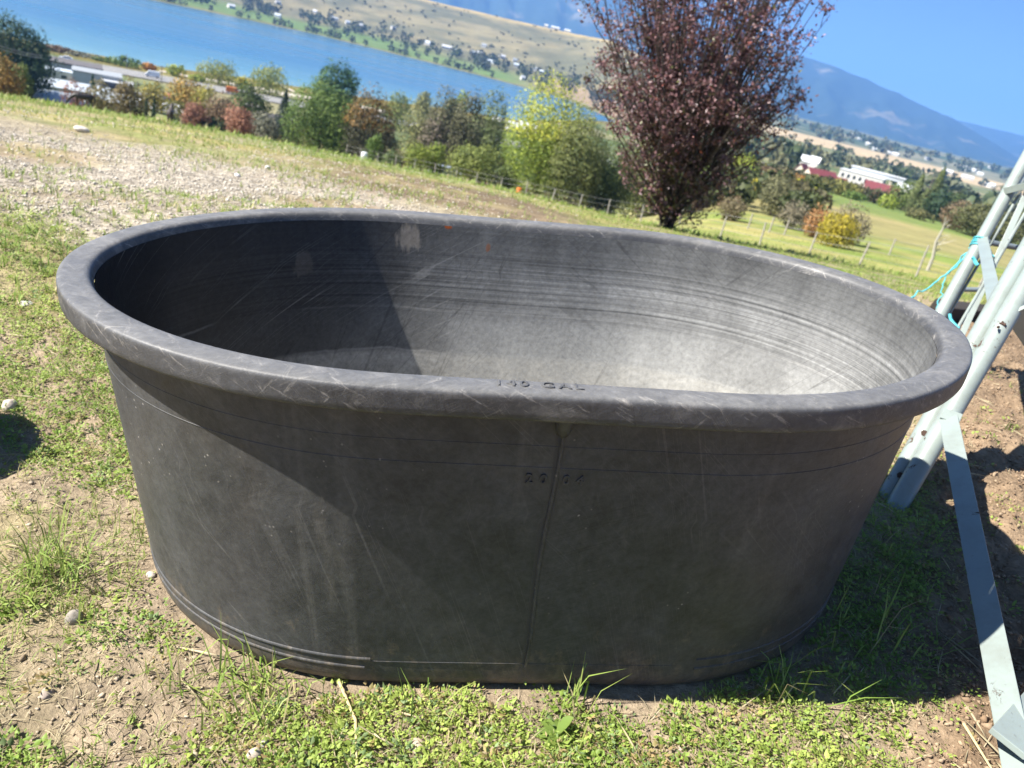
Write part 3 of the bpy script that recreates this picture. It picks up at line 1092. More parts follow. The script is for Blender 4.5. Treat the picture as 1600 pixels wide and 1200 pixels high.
for k in range(7):
    q = toward(c0 + RNG.normal(0, .007, 3), .018)
    mb.tube([q, q + RNG.normal(0, .006, 3)], [.004, .002], 6)
fpart('weld_bead', mb, 'rust')
q = toward(on_rear(278), .024)
fpart('torn_slot', MB().bar(q, toward(on_rear(255), .024), .020, .004), 'rust', bevel=.001)

# twine knotted on the rear pipe
def sag(a, b, dip, n=14, wob=.01, seed=0):
    rg = np.random.default_rng(seed)
    out = []
    for t in np.linspace(0, 1, n):
        p = a + (b - a) * t + np.array([0, 0, -dip * 4 * t * (1 - t)]) + rg.normal(0, wob, 3) * math.sin(math.pi * t)
        out.append(p)
    return out


kn = P(1523, 382, 3.06)
twr = empty('baling_twine', kn)
tag(twr, 'frayed turquoise baling twine knotted round the rear pipe', 'twine')


def strand(name, mb):
    mb.v = [tuple(np.array(v) - kn) for v in mb.v]
    mb.build(name, M['twine'], twr, smooth=True)


for k in range(4):
    cc_ = on_rear(376 + 3.5 * k)
    dd = r_t - r_b
    dd /= np.linalg.norm(dd)
    e1 = np.cross(dd, [0, 0, 1.0])
    e1 /= np.linalg.norm(e1)
    e2 = np.cross(dd, e1)
    strand('knot_turn', MB().tube([cc_ + .0275 * (math.cos(t) * e1 + math.sin(t) * e2) for t in np.linspace(0, 2 * math.pi, 17)], .0032, 6))
strand('strand', MB().tube(sag(kn, P(1477, 430, 3.10), .02, 10, .004, 1), .0034, 6))
strand('strand', MB().tube(sag(P(1477, 430, 3.10), P(1412, 470, 3.0), .015, 14, .006, 2), .0030, 6))
strand('strand', MB().tube(sag(kn, P(1482, 428, 3.12), -.02, 10, .004, 3), .0030, 6))
strand('strand', MB().tube(sag(P(1478, 430, 3.10), P(1463, 482, 3.1), .005, 10, .004, 4), .0026, 6))
strand('strand', MB().tube(sag(P(1538, 378, 3.0), P(1552, 402, 2.98), .0, 6, .004, 5), .0060, 6))
strand('strand', MB().tube(sag(P(1519, 402, 2.96), P(1528, 414, 2.95), .0, 6, .003, 6), .0070, 6))
strand('strand', MB().tube(sag(P(1484, 491, 2.9), P(1500, 512, 2.85), .01, 8, .004, 7), .0055, 6))

# dark timber along the edge of the dug earth
a_, b_ = ground_at(1462, 494), ground_at(1640, 508)
mb = MB()
mb.bar(a_ + [0, 0, .035], a_ + (b_ - a_) * .52 + [0, 0, .03], .12, .11, side=(0, 1, 0.1))
o = mb.build('edging_timber', M['timber'], None, bevel=.012)
tag(o, 'dark old timber half hidden between the two pipe legs', 'timber', 'timbers edging the dug earth')
mb = MB()
mb.bar(a_ + (b_ - a_) * .54 + [0, 0, .03], b_ + (b_ - a_) * .5 + [0, 0, .03], .13, .12, side=(0, 1, .05))
o = mb.build('edging_timber', M['timber'], None, bevel=.012)
tag(o, 'dark old timber along the dug earth at the frame edge', 'timber', 'timbers edging the dug earth')

# ------------------------------------------------------------------ small ground cover
def unit(v):
    return v / (np.linalg.norm(v, axis=-1, keepdims=True) + 1e-12)


def leaf_mesh(c, d, s, l, w, fold=.25):
    """diamond leaves: base c, direction d, side s, length l, width w -> V, F"""
    n = unit(np.cross(d, s))
    l = l[:, None]
    w = w[:, None]
    mid = c + d * l * .45
    V = np.stack([c, mid + s * w * .5 + n * w * fold, c + d * l, mid - s * w * .5 + n * w * fold], 1)
    k = len(c)
    b = np.arange(k)[:, None] * 4
    F = np.concatenate([b + [0, 1, 2], b + [0, 2, 3]], 0)
    return V.reshape(-1, 3), F


def blade_mesh(c, az, lean, l, w, curl):
    """bent grass blades, five vertices each"""
    h = np.stack([np.sin(az), np.cos(az), np.zeros_like(az)], -1)
    sd = np.stack([np.cos(az), -np.sin(az), np.zeros_like(az)], -1)
    up = np.array([0, 0, 1.0])
    d1 = h * np.sin(lean)[:, None] + up * np.cos(lean)[:, None]
    l2 = lean + curl
    d2 = h * np.sin(l2)[:, None] + up * np.cos(l2)[:, None]
    m_ = c + d1 * (l * .55)[:, None]
    t_ = m_ + d2 * (l * .45)[:, None]
    w = w[:, None]
    V = np.stack([c - sd * w * .5, c + sd * w * .5, m_ + sd * w * .42, m_ - sd * w * .42, t_], 1)
    b = np.arange(len(c))[:, None] * 5
    F = np.concatenate([b + [0, 1, 2], b + [0, 2, 3], b + [3, 2, 4]], 0)
    return V.reshape(-1, 3), F


def rocks(c, size, flat=.7, seed=1):
    rg = np.random.default_rng(seed)
    base = np.array([[1, 0, 0], [-1, 0, 0], [0, 1, 0], [0, -1, 0], [0, 0, 1], [0, 0, -1]], float)
    k = len(c)
    V = base[None] * (rg.uniform(.65, 1.25, (k, 6, 1))) + rg.normal(0, .18, (k, 6, 3))
    V = V * size[:, None, None] * np.stack([np.ones(k), rg.uniform(.6, 1, k), flat * rg.uniform(.6, 1.1, k)], -1)[:, None]
    a = rg.uniform(0, 6.28, k)
    x = V[..., 0] * np.cos(a)[:, None] - V[..., 1] * np.sin(a)[:, None]
    y = V[..., 0] * np.sin(a)[:, None] + V[..., 1] * np.cos(a)[:, None]
    V = np.stack([x, y, V[..., 2]], -1) + c[:, None]
    T = np.array([[0, 2, 4], [2, 1, 4], [1, 3, 4], [3, 0, 4], [2, 0, 5], [1, 2, 5], [3, 1, 5], [0, 3, 5]])
    F = (np.arange(k)[:, None, None] * 6 + T[None]).reshape(-1, 3)
    return V.reshape(-1, 3), F


def polar_scatter(n, r0, r1, a0, a1, rg, power=1.0):
    """random ground points, denser towards the camera when power < 2"""
    t = rg.uniform(0, 1, n)
    r = (r0 ** power + (r1 ** power - r0 ** power) * t) ** (1 / power)
    a = np.radians(rg.uniform(a0, a1, n))
    return r * np.sin(a), r * np.cos(a)


def off_tank(x, y, pad=.0):
    """True outside the tank's footprint"""
    dx = x - TT[0]
    dy = y - TT[1]
    lx_ = TR[0, 0] * dx + TR[1, 0] * dy
    ly_ = TR[0, 1] * dx + TR[1, 1] * dy
    ax = np.maximum(np.abs(lx_) - TS, 0) / (TAB_ + pad - TS)
    return (ax ** TN + (np.abs(ly_) / (TBB + pad)) ** TN) > 1


rg = np.random.default_rng(3)
# weeds: patches of small feathery leaves
x, y = polar_scatter(60000, .45, 4.6, -52, 52, rg, 1.25)
den = fbm(x * 2.6, y * 2.6, 4, 61)
front = sstep(x, .1, .6) * (1 - sstep(y, 1.35, 1.9))            # lusher strip on the shaded side
keep = rg.uniform(0, 1, len(x)) < (sstep(den + front * .12 + .05 * (x < -.4) - .09 * np.exp(-((x + .08) / .22) ** 2) * (1 - sstep(y, .9, 1.2)), .455, .61) * .82 + .03) * (1 - .96 * soil_mask(x, y)) * (1 - .9 * gravel_mask(x, y))
keep &= off_tank(x, y, .012)
x, y = x[keep], y[keep]
K = 17
n = len(x)
cx = np.repeat(x, K)
cy = np.repeat(y, K)
rad = np.repeat(rg.uniform(.010, .030, n), K)
a = rg.uniform(0, 2 * np.pi, n * K)
q = np.sqrt(rg.uniform(0, 1, n * K))
px_ = cx + rad * q * np.cos(a)
py_ = cy + rad * q * np.sin(a)
hz = np.repeat(rg.uniform(.006, .030, n), K) * (1 - .6 * q) * rg.uniform(.4, 1.1, n * K)
c = np.stack([px_, py_, height(px_, py_) + hz * .8 + .001], -1)
d = unit(np.stack([np.cos(a) * (.5 + q), np.sin(a) * (.5 + q), rg.uniform(.1, 1.0, n * K)], -1))
s = unit(np.cross(d, np.stack([rg.normal(0, .35, n * K), rg.normal(0, .35, n * K), np.ones(n * K)], -1)))
l = rg.uniform(.0045, .0095, n * K) * np.repeat(rg.choice([.75, 1.0, 1.45], n, p=[.4, .42, .18]), K)
w = l * rg.uniform(.32, .75, n * K)
V, F = leaf_mesh(c, d, s, l, w)
tone = np.repeat(np.clip(rg.uniform(0, 1, n) * .55 + 1.3 * (fbm(x * 3.5, y * 3.5, 3, 66) - .35), 0, 1), K)
g1 = lerp3((.17, .27, .045), (.38, .45, .105), tone)
dry = np.repeat(rg.uniform(0, 1, n) < .10, K)
g1[dry] = lerp3((.30, .27, .10), (.36, .25, .12), rg.uniform(0, 1, dry.sum()))
blue = np.repeat(rg.uniform(0, 1, n) < .05, K)
g1[blue] = (.20, .28, .11)
g1 = g1 * rg.uniform(.75, 1.2, (n * K, 1))
weeds = mesh_np('weeds', V, F, M['weed'], col=np.repeat(g1, 4, 0))
tag(weeds, 'low feathery green weeds and clover over the bare ground', None, kind='stuff')

# grass: short turf everywhere, longer tufts here and there
parts = []
x, y = polar_scatter(15000, .45, 3.6, -52, 50, rg, 1.25)
den = fbm(x * 1.7 + 5, y * 1.7, 4, 91)
keep = (rg.uniform(0, 1, len(x)) < sstep(den, .46, .60) * .9 + .05) & (rg.uniform(0, 1, len(x)) > .97 * soil_mask(x, y)) & (rg.uniform(0, 1, len(x)) > .85 * gravel_mask(x, y)) & off_tank(x, y, .01)
parts.append((x[keep], y[keep], 6, .014, .042, .0017, 1.2))
x, y = polar_scatter(23000, 2.6, 17, -50, 48, rg, 1.1)
den = fbm(x * .8 + 3, y * .8, 4, 93)
keep = (rg.uniform(0, 1, len(x)) < sstep(den, .36, .56) * .9 + .15) & (rg.uniform(0, 1, len(x)) > .97 * soil_mask(x, y)) & (rg.uniform(0, 1, len(x)) > .50 * gravel_mask(x, y)) & off_tank(x, y, .01)
parts.append((x[keep], y[keep], 6, .025, .065, .0045, 1.0))
x, y = polar_scatter(11000, 12, 60, -44, 42, rg, 1.0)
parts.append((x, y, 5, .05, .14, .016, .8))
x, y = polar_scatter(15000, .45, 4.2, -52, 46, rg, 1.25)
keep = (rg.uniform(0, 1, len(x)) < sstep(fbm(x * 2.1 + 9, y * 2.1, 4, 95), .36, .58)) & (rg.uniform(0, 1, len(x)) > .9 * soil_mask(x, y)) & off_tank(x, y, .02)
thatch = (x[keep], y[keep])
parts.append((*thatch, 5, .014, .040, .0014, .5))
# tall tufts at measured spots
tx, ty, tn = [], [], []
for u, v, k, sp in ((75, 895, 26, .035), (110, 905, 20, .05), (385, 1085, 22, .035), (330, 1050, 10, .03), (430, 1090, 12, .04), (40, 905, 10, .03), (190, 610, 10, .04), (90, 590, 10, .05), (1250, 730, 8, .05), (1300, 950, 10, .06), (1350, 1010, 8, .06), (880, 1110, 8, .03), (1180, 1090, 8, .05), (640, 1110, 7, .04), (1210, 1075, 8, .04), (1430, 850, 9, .05), (60, 250, 14, .3), (220, 250, 10, .2)):
    g = ground_at(u, v)
    tx += list(g[0] + rg.normal(0, sp, k))
    ty += list(g[1] + rg.normal(0, sp, k))
tx, ty = np.array(tx), np.array(ty)
k = off_tank(tx, ty, .015)
parts.append((tx[k], ty[k], 3, .045, .14, .0026, 1.3))
VV, FF, CC = [], [], []
base = 0
for x, y, K, l0, l1, w0, curl in parts:
    n = len(x)
    cx = np.repeat(x, K) + rg.normal(0, l0 * .28, n * K)
    cy = np.repeat(y, K) + rg.normal(0, l0 * .28, n * K)
    c = np.stack([cx, cy, height(cx, cy) - .002], -1)
    flat_ = K == 5 and l1 < .05
    V, F = blade_mesh(c, rg.uniform(0, 6.28, n * K), np.abs(rg.normal(1.15 if flat_ else .55, .25 if flat_ else .38, n * K)), rg.uniform(l0, l1, n * K), np.full(n * K, w0) * rg.uniform(.7, 1.3, n * K), rg.uniform(.1, 1.1, n * K) * curl)
    tone = rg.uniform(0, 1, n * K)
    col = lerp3((.16, .26, .045), (.33, .38, .10), tone)
    fd = rg.uniform(0, 1, n * K) < (.22 if l1 < .1 else .30 if l0 > .09 else .12)
    col[fd] = lerp3((.40, .34, .16), (.52, .43, .24), rg.uniform(0, 1, fd.sum()))
    if flat_:
        col = lerp3((.33, .27, .16), (.52, .45, .29), tone)
    VV.append(V)
    FF.append(F + base)
    CC.append(np.repeat(col, 5, 0))
    base += len(V)
grass = mesh_np('grass', np.concatenate(VV), np.concatenate(FF), M['grass'], col=np.concatenate(CC))
tag(grass, 'short patchy green and straw coloured grass on the hillside', None, kind='stuff')

# dry straw and twigs lying about
x, y = polar_scatter(900, .5, 4.5, -50, 50, rg, 1.2)
k = off_tank(x, y, .03)
x, y = x[k], y[k]
n = len(x)
a = rg.uniform(0, 6.28, n)
ln = rg.uniform(.03, .11, n)
c = np.stack([x, y, height(x, y) + .006], -1)
e = np.stack([x + np.cos(a) * ln, y + np.sin(a) * ln, 0 * x], -1)
e[:, 2] = height(e[:, 0], e[:, 1]) + rg.uniform(.003, .018, n)
dv = unit(e - c)
s = unit(np.cross(dv, np.array([0, 0, 1.0])))
w = rg.uniform(.0006, .0016, n)[:, None]
V = np.stack([c - s * w, c + s * w, e + s * w * .6, e - s * w * .6, (c + e) / 2 + np.array([0, 0, .003])], 1)
b_ = np.arange(n)[:, None] * 5
F = np.concatenate([b_ + [0, 1, 4], b_ + [1, 2, 4], b_ + [2, 3, 4], b_ + [3, 0, 4], b_ + [0, 2, 1], b_ + [0, 3, 2]], 0)
col = lerp3((.42, .35, .20), (.58, .50, .33), rg.uniform(0, 1, n)) * rg.uniform(.6, 1.1, (n, 1))
litter = mesh_np('straw_litter', V.reshape(-1, 3), F, M['grass'], col=np.repeat(col, 5, 0))
tag(litter, 'scattered dry straw and twigs on the ground', None, kind='stuff')

# gravel on the left, crumbs of earth close by, clods in the dug bed
x, y = polar_scatter(90000, 2.1, 7.5, -50, 6, rg, 1.15)
k = rg.uniform(0, 1, len(x)) < gravel_mask(x, y) * (.25 + .75 * sstep(fbm(x * 2.2, y * 2.2, 4, 23), .36, .55))
x, y = x[k], y[k]
n = len(x)
sz = rg.uniform(.0028, .0075, n) * (1 + .6 * (rg.uniform(0, 1, n) < .12))
V, F = rocks(np.stack([x, y, height(x, y) + sz * .3], -1), sz, .75, 5)
col = lerp3((.28, .245, .195), (.60, .545, .46), rg.uniform(0, 1, n) ** .8)
x2, y2 = polar_scatter(15000, 4.2, 15, -46, 2, rg, 1.2)
k = rg.uniform(0, 1, len(x2)) < sstep(fbm(x2 * .8, y2 * .8, 4, 29), .42, .62) * (1 - .6 * sstep(np.degrees(np.arctan2(x2, y2)), -20, -5))
x2, y2 = x2[k], y2[k]
sz = rg.uniform(.005, .011, len(x2))
V2, F2 = rocks(np.stack([x2, y2, height(x2, y2) + sz * .4], -1), sz, .75, 15)
col = np.concatenate([col, lerp3((.44, .39, .32), (.70, .65, .56), rg.uniform(0, 1, len(x2)))])
F = np.concatenate([F, F2 + len(V)])
V = np.concatenate([V, V2])
gr = mesh_np('gravel', V, F, M['gravel'], col=np.repeat(col, 6, 0))
tag(gr, 'pale gravel spread over the slope beside the tank', None, kind='stuff')
x, y = polar_scatter(26000, .45, 3.4, -52, 46, rg, 1.2)
k = off_tank(x, y, .01) & (rg.uniform(0, 1, len(x)) < .35 + .65 * sstep(fbm(x * 3, y * 3, 3, 17), .4, .6))
x, y = x[k], y[k]
n = len(x)
sz = rg.uniform(.0012, .0048, n) * (1 + 1.0 * (rg.uniform(0, 1, n) < .05))
V, F = rocks(np.stack([x, y, height(x, y) + sz * .25], -1), sz, .75, 6)
sm = soil_mask(x, y)
col = lerp3(lerp3((.26, .20, .135), (.46, .38, .28), rg.uniform(0, 1, n)), (.22, .15, .095), sm)
cr = mesh_np('earth_crumbs', V, F, M['gravel'], col=np.repeat(col, 6, 0))
tag(cr, 'fine crumbs of dry earth on the bare patches', None, kind='stuff')
x, y = polar_scatter(22000, 1.0, 5.2, 24, 52, rg, 1.3)
k = (rg.uniform(0, 1, len(x)) < soil_mask(x, y)) & off_tank(x, y, .03)
x, y = x[k], y[k]
n = len(x)
sz = rg.uniform(.002, .0062, n) * (1 + .8 * (rg.uniform(0, 1, n) < .04))
V, F = rocks(np.stack([x, y, height(x, y) + sz * .3], -1), sz, .8, 7)
col = lerp3((.20, .135, .085), (.36, .27, .18), rg.uniform(0, 1, n))
cl = mesh_np('soil_clods', V, F, M['gravel'], col=np.repeat(col, 6, 0))
tag(cl, 'crumbly brown clods of dug earth behind the steel frame', None, kind='stuff')


def stone(u, v, wpx, label, colr, flat=.65, seed=0, name='stone'):
    g = ground_at(u, v)
    dist = float((g - CAM).dot(AF))
    sz = wpx / FPX * dist / 2
    bm = bmesh.new()
    bmesh.ops.create_icosphere(bm, subdivisions=3, radius=1)
    rs = np.random.default_rng(seed)
    o1, o2 = rs.uniform(0, 50, 2)
    for vv in bm.verts:
        p = np.array(vv.co)
        k_ = 1 + .30 * (fbm(p[0] * 1.3 + o1, p[1] * 1.3 + p[2] * 1.7 + o2, 3, seed) - .5) + .12 * (vnoise(p[0] * 5 + o1, p[2] * 5 + p[1] * 3, seed) - .5)
        vv.co = Vector(p * k_ * sz * np.array([1, .8, flat]))
    me = bpy.data.meshes.new(name)
    bm.to_mesh(me)
    bm.free()
    ca = me.color_attributes.new('tint', 'FLOAT_COLOR', 'POINT')
    ca.data.foreach_set('color', np.tile([*colr, 1], len(me.vertices)).astype(np.float32))
    o = link(name, me, M['stone'], smooth=True)
    o.location = g + np.array([0, 0, sz * flat * .45])
    o.rotation_euler = (rs.uniform(-.2, .2), rs.uniform(-.2, .2), rs.uniform(0, 6))
    tag(o, label, 'stone', 'loose stones on the ground')
    return o


stone(15, 640, 26, 'round beige stone on the grass left of the tank', (.50, .43, .35), .85, 1)
stone(116, 972, 26, 'grey-brown upright stone beside the long grass tuft', (.27, .24, .20), 1.1, 2)
stone(398, 1184, 25, 'rounded tan stone on bare earth below the tank', (.48, .40, .31), .9, 3)
stone(128, 206, 22, 'flat pale rock near the brow above the gravel', (.60, .55, .48), .5, 4)
stone(40, 477, 22, 'flat whitish stone in the grass beside the rim', (.66, .63, .58), .35, 5)
stone(236, 901, 16, 'small beige stone close against the tank wall', (.52, .46, .38), .6, 6)
stone(74, 1086, 24, 'dull brown stone among weeds in the lower left', (.33, .27, .22), .6, 7)
stone(652, 1170, 30, 'half buried wedge of tan stone in front of the tank', (.46, .37, .28), .5, 8)
stone(412, 1164, 18, 'small grey stone just above the rounded tan one', (.34, .31, .28), .6, 9)
stone(371, 276, 9, 'small white stone on the gravel near the rim', (.75, .72, .68), .7, 10)
stone(418, 263, 8, 'tiny white stone higher up the gravel slope', (.75, .73, .70), .7, 11)
stone(520, 1100, 20, 'low tan stone right under the tank edge', (.44, .36, .28), .6, 12)

g = ground_at(265, 203)
mb = MB()
mb.tube([g, g + np.array([-.045, .03, .05]), at(252, 186, float(np.hypot(g[0], g[1])) - .05)], [.006, .006, .004], 6)
o = mb.build('dry_stalk', M['straw'], None, smooth=True)
tag(o, 'pale dry stalk sticking up at the brow of the hill', 'stalk')
g = ground_at(528, 1076)
mb = MB()
e_ = ground_at(556, 1196)
mb.tube([g + [0, 0, .012], g * .5 + e_ * .5 + [.012, 0, .012], e_ + [0, 0, .008]], [.0022, .0022, .0014], 6)
o = mb.build('dry_stalk', M['straw'], None, smooth=True)
tag(o, 'thin dry stem lying on bare earth in front of the tank', 'stalk')
g = ground_at(1500, 1140)
e_ = ground_at(1545, 1210)
mb = MB()
mb.tube([g + [0, 0, .012], e_ + [0, 0, .010]], [.0024, .0016], 6)
o = mb.build('dry_stalk', M['straw'], None, smooth=True)
tag(o, 'straw coloured stem lying beside the flat steel stay', 'stalk')
# unseen bucket added outside the view only to cast a shadow into it
bk = empty('feed_bucket', (-1.40, 1.30, float(height(-1.40, 1.30))))
tag(bk, 'unseen black bucket added to cast a shadow on the grass', 'bucket')
zs = [0, .01, .15, .30, .305, .30, .15, .02]
rs = [.10, .125, .145, .165, .168, .158, .138, .115]
MB().tube([(0, 0, z) for z in zs], rs, 24).build('bucket_body', M['tyre'], bk, smooth=True)
MB().tube([(.165 * math.cos(t), .02, .29 + .13 * math.sin(t)) for t in np.linspace(0, math.pi, 13)], .004, 6).build('bail_handle', M['wire'], bk, smooth=True)
# broad-leaved weed in front of the tank
wp = empty('dock_weed', ground_at(868, 1150))
tag(wp, 'single upright broad-leaved weed in front of the tank', 'weed')
for k in range(6):
    a = k * 1.05 + .3
    le = .04 if k else .06
    el = .5 if k else 1.25
    pts, F = [], []
    d = np.array([math.cos(a) * math.cos(el), math.sin(a) * math.cos(el), math.sin(el)])
    sd = np.cross(d, [0, 0, 1.0])
    sd /= np.linalg.norm(sd)
    nn = np.cross(sd, d)
    mb = MB()
    vs = []
    for t, w_ in ((0, .12), (.25, .75), (.55, 1), (.8, .7), (1, .05)):
        cpt = d * le * t - np.array([0, 0, .02]) * t * t
        vs += [cpt - sd * .010 * w_ + nn * .003 * w_, cpt, cpt + sd * .010 * w_ + nn * .003 * w_]
    fs = []
    for i in range(4):
        fs += [(i * 3, i * 3 + 1, i * 3 + 4, i * 3 + 3), (i * 3 + 1, i * 3 + 2, i * 3 + 5, i * 3 + 4)]
    mb.add(vs, fs)
    lf = mb.build('leaf', M['weed'], wp, smooth=True)
    ca = lf.data.color_attributes.new('tint', 'FLOAT_COLOR', 'POINT')
    ca.data.foreach_set('color', np.tile([.17, .25, .055, 1], len(lf.data.vertices)).astype(np.float32))

# ------------------------------------------------------------------ trees
def crown_mesh(name, pts, nrm, size, cols, parent, mat, rg, aspect=.7, droop=0.0):
    n = len(pts)
    fc = unit(nrm + rg.normal(0, .42, (n, 3)))                 # leaf faces turned outwards, loosely
    d = unit(np.cross(fc, rg.normal(0, 1, (n, 3))) + np.array([0, 0, -droop]))
    s = unit(np.cross(d, fc))
    pts = pts - d * size * .5
    l = size * rg.uniform(.7, 1.3, n)
    V, F = leaf_mesh(pts, d, s, l, l * aspect, .2)
    return mesh_np(name, V, F, mat, parent, col=np.repeat(cols, 4, 0))


TREE_N = 0


def tree(label, u, vtop, wpx, r, colors, shape='round', name='tree', low=.12, group='trees below the hill', bare=False, vbase=None, dens=1.0, cat='tree', leafk=.0026):
    """a tree whose top is seen at (u, vtop), wpx wide in the 1600 frame, standing r metres away"""
    global TREE_N
    TREE_N += 1
    rg = np.random.default_rng(100 + TREE_N)
    top = at(u, vtop, r)
    # foot: straight below the top
    gx, gy = top[0], top[1]
    gz = float(height(gx, gy))
    h = max(top[2] - gz, 1.2)
    sl = math.sqrt(r * r + 400 * (r > 150))
    w = wpx / FPX * r * (1.12 if u < 1040 else 1.05)
    root = empty(name, (gx, gy, gz))
    tag(root, label, cat, group)
    L = r * leafk
    vis_h = h
    if vbase is not None:
        vis_h = h
    vc = float(np.interp(u, [0, 200, 400, 600, 800, 1000, 1040, 1041], [142, 186, 214, 252, 302, 352, 362, 900]))
    zlow = max(low * h, at(u, vc + 14, r)[2] - gz if vc < 900 else 0)
    zlow = min(zlow, h * .8)
    ch = h - zlow
    n = int(np.clip(w / L * ch / L * 6.5 * dens, 300, 11000))
    c1, c2 = np.array(colors[0]), np.array(colors[-1])
    mb = MB()
    trunk_r = max(.03 * h, .04)
    ztop = h * (.8 if shape not in ('bush',) else .5)
    bend = rg.normal(0, .02 * h, 2)
    mb.tube([(0, 0, -.2), (bend[0] * .3, bend[1] * .3, ztop * .35), (bend[0], bend[1], ztop)], [trunk_r, trunk_r * .7, trunk_r * .15], 7)
    for k in range(7):
        a = rg.uniform(0, 6.28)
        z0 = h * rg.uniform(.15, .5)
        rr = w * rg.uniform(.22, .40)
        mb.tube([(0, 0, z0), (rr * .5 * math.cos(a), rr * .5 * math.sin(a), z0 + h * .12), (rr * math.cos(a), rr * math.sin(a), z0 + h * rg.uniform(.15, .32))], [trunk_r * .45, trunk_r * .3, trunk_r * .08], 5)
    mb.build('trunk', M['bark'], root, smooth=True)
    if shape in ('round', 'bush', 'willow'):
        z0 = zlow
        nl = int(rg.integers(20, 30))
        lob = []
        for k in range(nl):
            v = unit(rg.normal(0, 1, 3))
            q = rg.uniform(.30, .78)
            p = v * q * np.array([w / 2, w / 2, ch / 2])
            p[2] += z0 + ch * .5
            lob.append((p, rg.uniform(.20, .33) * min(w, ch * 1.1), rg.uniform(0, 1)))
        per = n // nl + 1
        pts, nrm, cols = [], [], []
        for p, rad, tn in lob:
            v = unit(rg.normal(0, 1, (per, 3)))
            q = rg.uniform(.35, 1.08, per) ** .5
            sc_ = np.array([1, 1, .85 if shape != 'willow' else 1.25])
            pt = p + v * (rad * q)[:, None] * sc_
            pts.append(pt)
            nrm.append(v)
            t = np.clip(tn * .6 + rg.uniform(0, .5, per) + .15 * v[:, 2], 0, 1)
            cols.append(lerp3(c1, c2, t))
        k = int(n * .55)
        v = unit(rg.normal(0, 1, (k, 3)))
        bmp_ = fbm(v[:, 0] * 2.6 + 7 + TREE_N, v[:, 1] * 2.6 + v[:, 2] * 2.2, 3, TREE_N)
        q = (.62 + .62 * bmp_) * rg.uniform(.80, 1.0, k)
        pts.append(np.array([0, 0, z0 + ch * .5]) + v * q[:, None] * np.array([w / 2, w / 2, ch / 2]))
        nrm.append(v)
        cols.append(lerp3(c1, c2, np.clip(rg.uniform(0, .6, k) + (bmp_ - .4) * 1.2, 0, 1)))
        pts = np.concatenate(pts)
        nrm = np.concatenate(nrm)
        cols = np.concatenate(cols)
        if len(colors) == 3:
            hi = (pts[:, 2] > z0 + ch * .55) & (rg.uniform(0, 1, len(pts)) < .6)
            cols[hi] = lerp3(cols[hi], np.array(colors[1]), rg.uniform(.3, 1, hi.sum()))
    elif shape == 'spruce':
        t = rg.uniform(0, 1, n) ** .7
        whorl = np.round(t * 14 + rg.normal(0, .12, n)) / 14
        z = h - ch * whorl * .97
        rad = w / 2 * whorl * rg.uniform(.15, 1.0, n) ** .6
        na = rg.integers(0, 9, n) / 9 * 6.28 + whorl * 40 + rg.normal(0, .18, n)
        pts = np.stack([rad * np.cos(na), rad * np.sin(na), z - rad * .35 + rg.normal(0, .02 * h, n)], -1)
        nrm = np.stack([np.cos(na), np.sin(na), -.3 + 0 * na], -1)
        cols = lerp3(c1, c2, rg.uniform(0, 1, n))
    else:   # poplar: two upright plumes
        pts, nrm = [], []
        for (ox, hh, ww) in ((-.28, .80, .42), (.22, 1.0, .46), (.0, .55, .9)):
            k = n // 3
            z = rg.uniform(0.06, 1, k)
            pr = np.sin(np.clip(z, 0, 1) * math.pi) ** .6 * (1 - .45 * z)
            a = rg.uniform(0, 6.28, k)
            q = np.sqrt(rg.uniform(.1, 1, k))
            pts.append(np.stack([ox * w + ww * w / 2 * pr * q * np.cos(a), ww * w / 2 * pr * q * np.sin(a), z * h * hh], -1))
            nrm.append(np.stack([np.cos(a), np.sin(a), np.ones(k)], -1))
        pts = np.concatenate(pts)
        nrm = np.concatenate(nrm)
        cols = lerp3(c1, c2, rg.uniform(0, 1, len(pts)))
    if shape != 'poplar':                    # fill the measured outline
        rr_ = np.hypot(pts[:, 0], pts[:, 1])
        pts[:, :2] *= (w / 2) / np.percentile(rr_, 96)
        lo_z, hi_z = np.percentile(pts[:, 2], [2, 96.5])
        pts[:, 2] = zlow + (pts[:, 2] - lo_z) * ch / (hi_z - lo_z)
    cols = np.clip(cols * rg.uniform(.8, 1.75, (len(cols), 1)), 0, .8)
    crown_mesh('crown', pts, nrm, L, cols, root, M['leaf'], rg, .75 if shape != 'willow' else .45, .0 if shape != 'willow' else 1.2)
    return root


OL = ((.050, .080, .020), (.14, .17, .045))
GR = ((.045, .085, .020), (.13, .18, .04))
YG = ((.10, .15, .025), (.30, .32, .05))
YE = ((.22, .22, .04), (.46, .40, .05))
DK = ((.018, .038, .022), (.045, .075, .035))
BR = ((.09, .060, .038), (.21, .145, .085))
RB = ((.12, .060, .045), (.27, .13, .085))
OR = ((.20, .10, .03), (.46, .22, .05))
GY = ((.09, .095, .065), (.19, .185, .13))
SP = ((.028, .045, .036), (.075, .095, .075))
SB = ((.055, .055, .03), (.12, .115, .055))
tree('large dark pine at the left edge above the white roofs', 24, 42, 74, 230, DK, 'round', 'pine_tree', .02, dens=1.6)
tree('orange and olive autumn bush at the left frame edge', 2, 92, 44, 130, ((.10, .09, .03), (.30, .17, .05)), 'bush', 'bush', .0, cat='bush')
tree('olive green bush between the dark pine and white roof', 32, 106, 26, 135, OL, 'bush', 'bush', .0, cat='bush')
tree('thin reddish bush right behind the black horse', 116, 129, 32, 120, RB, 'bush', 'bush', .0, dens=.16, cat='bush')
tree('small dark fir in front of the grey warehouse', 145, 120, 12, 246, DK, 'spruce', 'fir_tree')
tree('olive brown bush to the right of the black horse', 157, 131, 36, 120, ((.08, .08, .03), (.20, .16, .07)), 'bush', 'bush', .0, cat='bush', dens=.7)
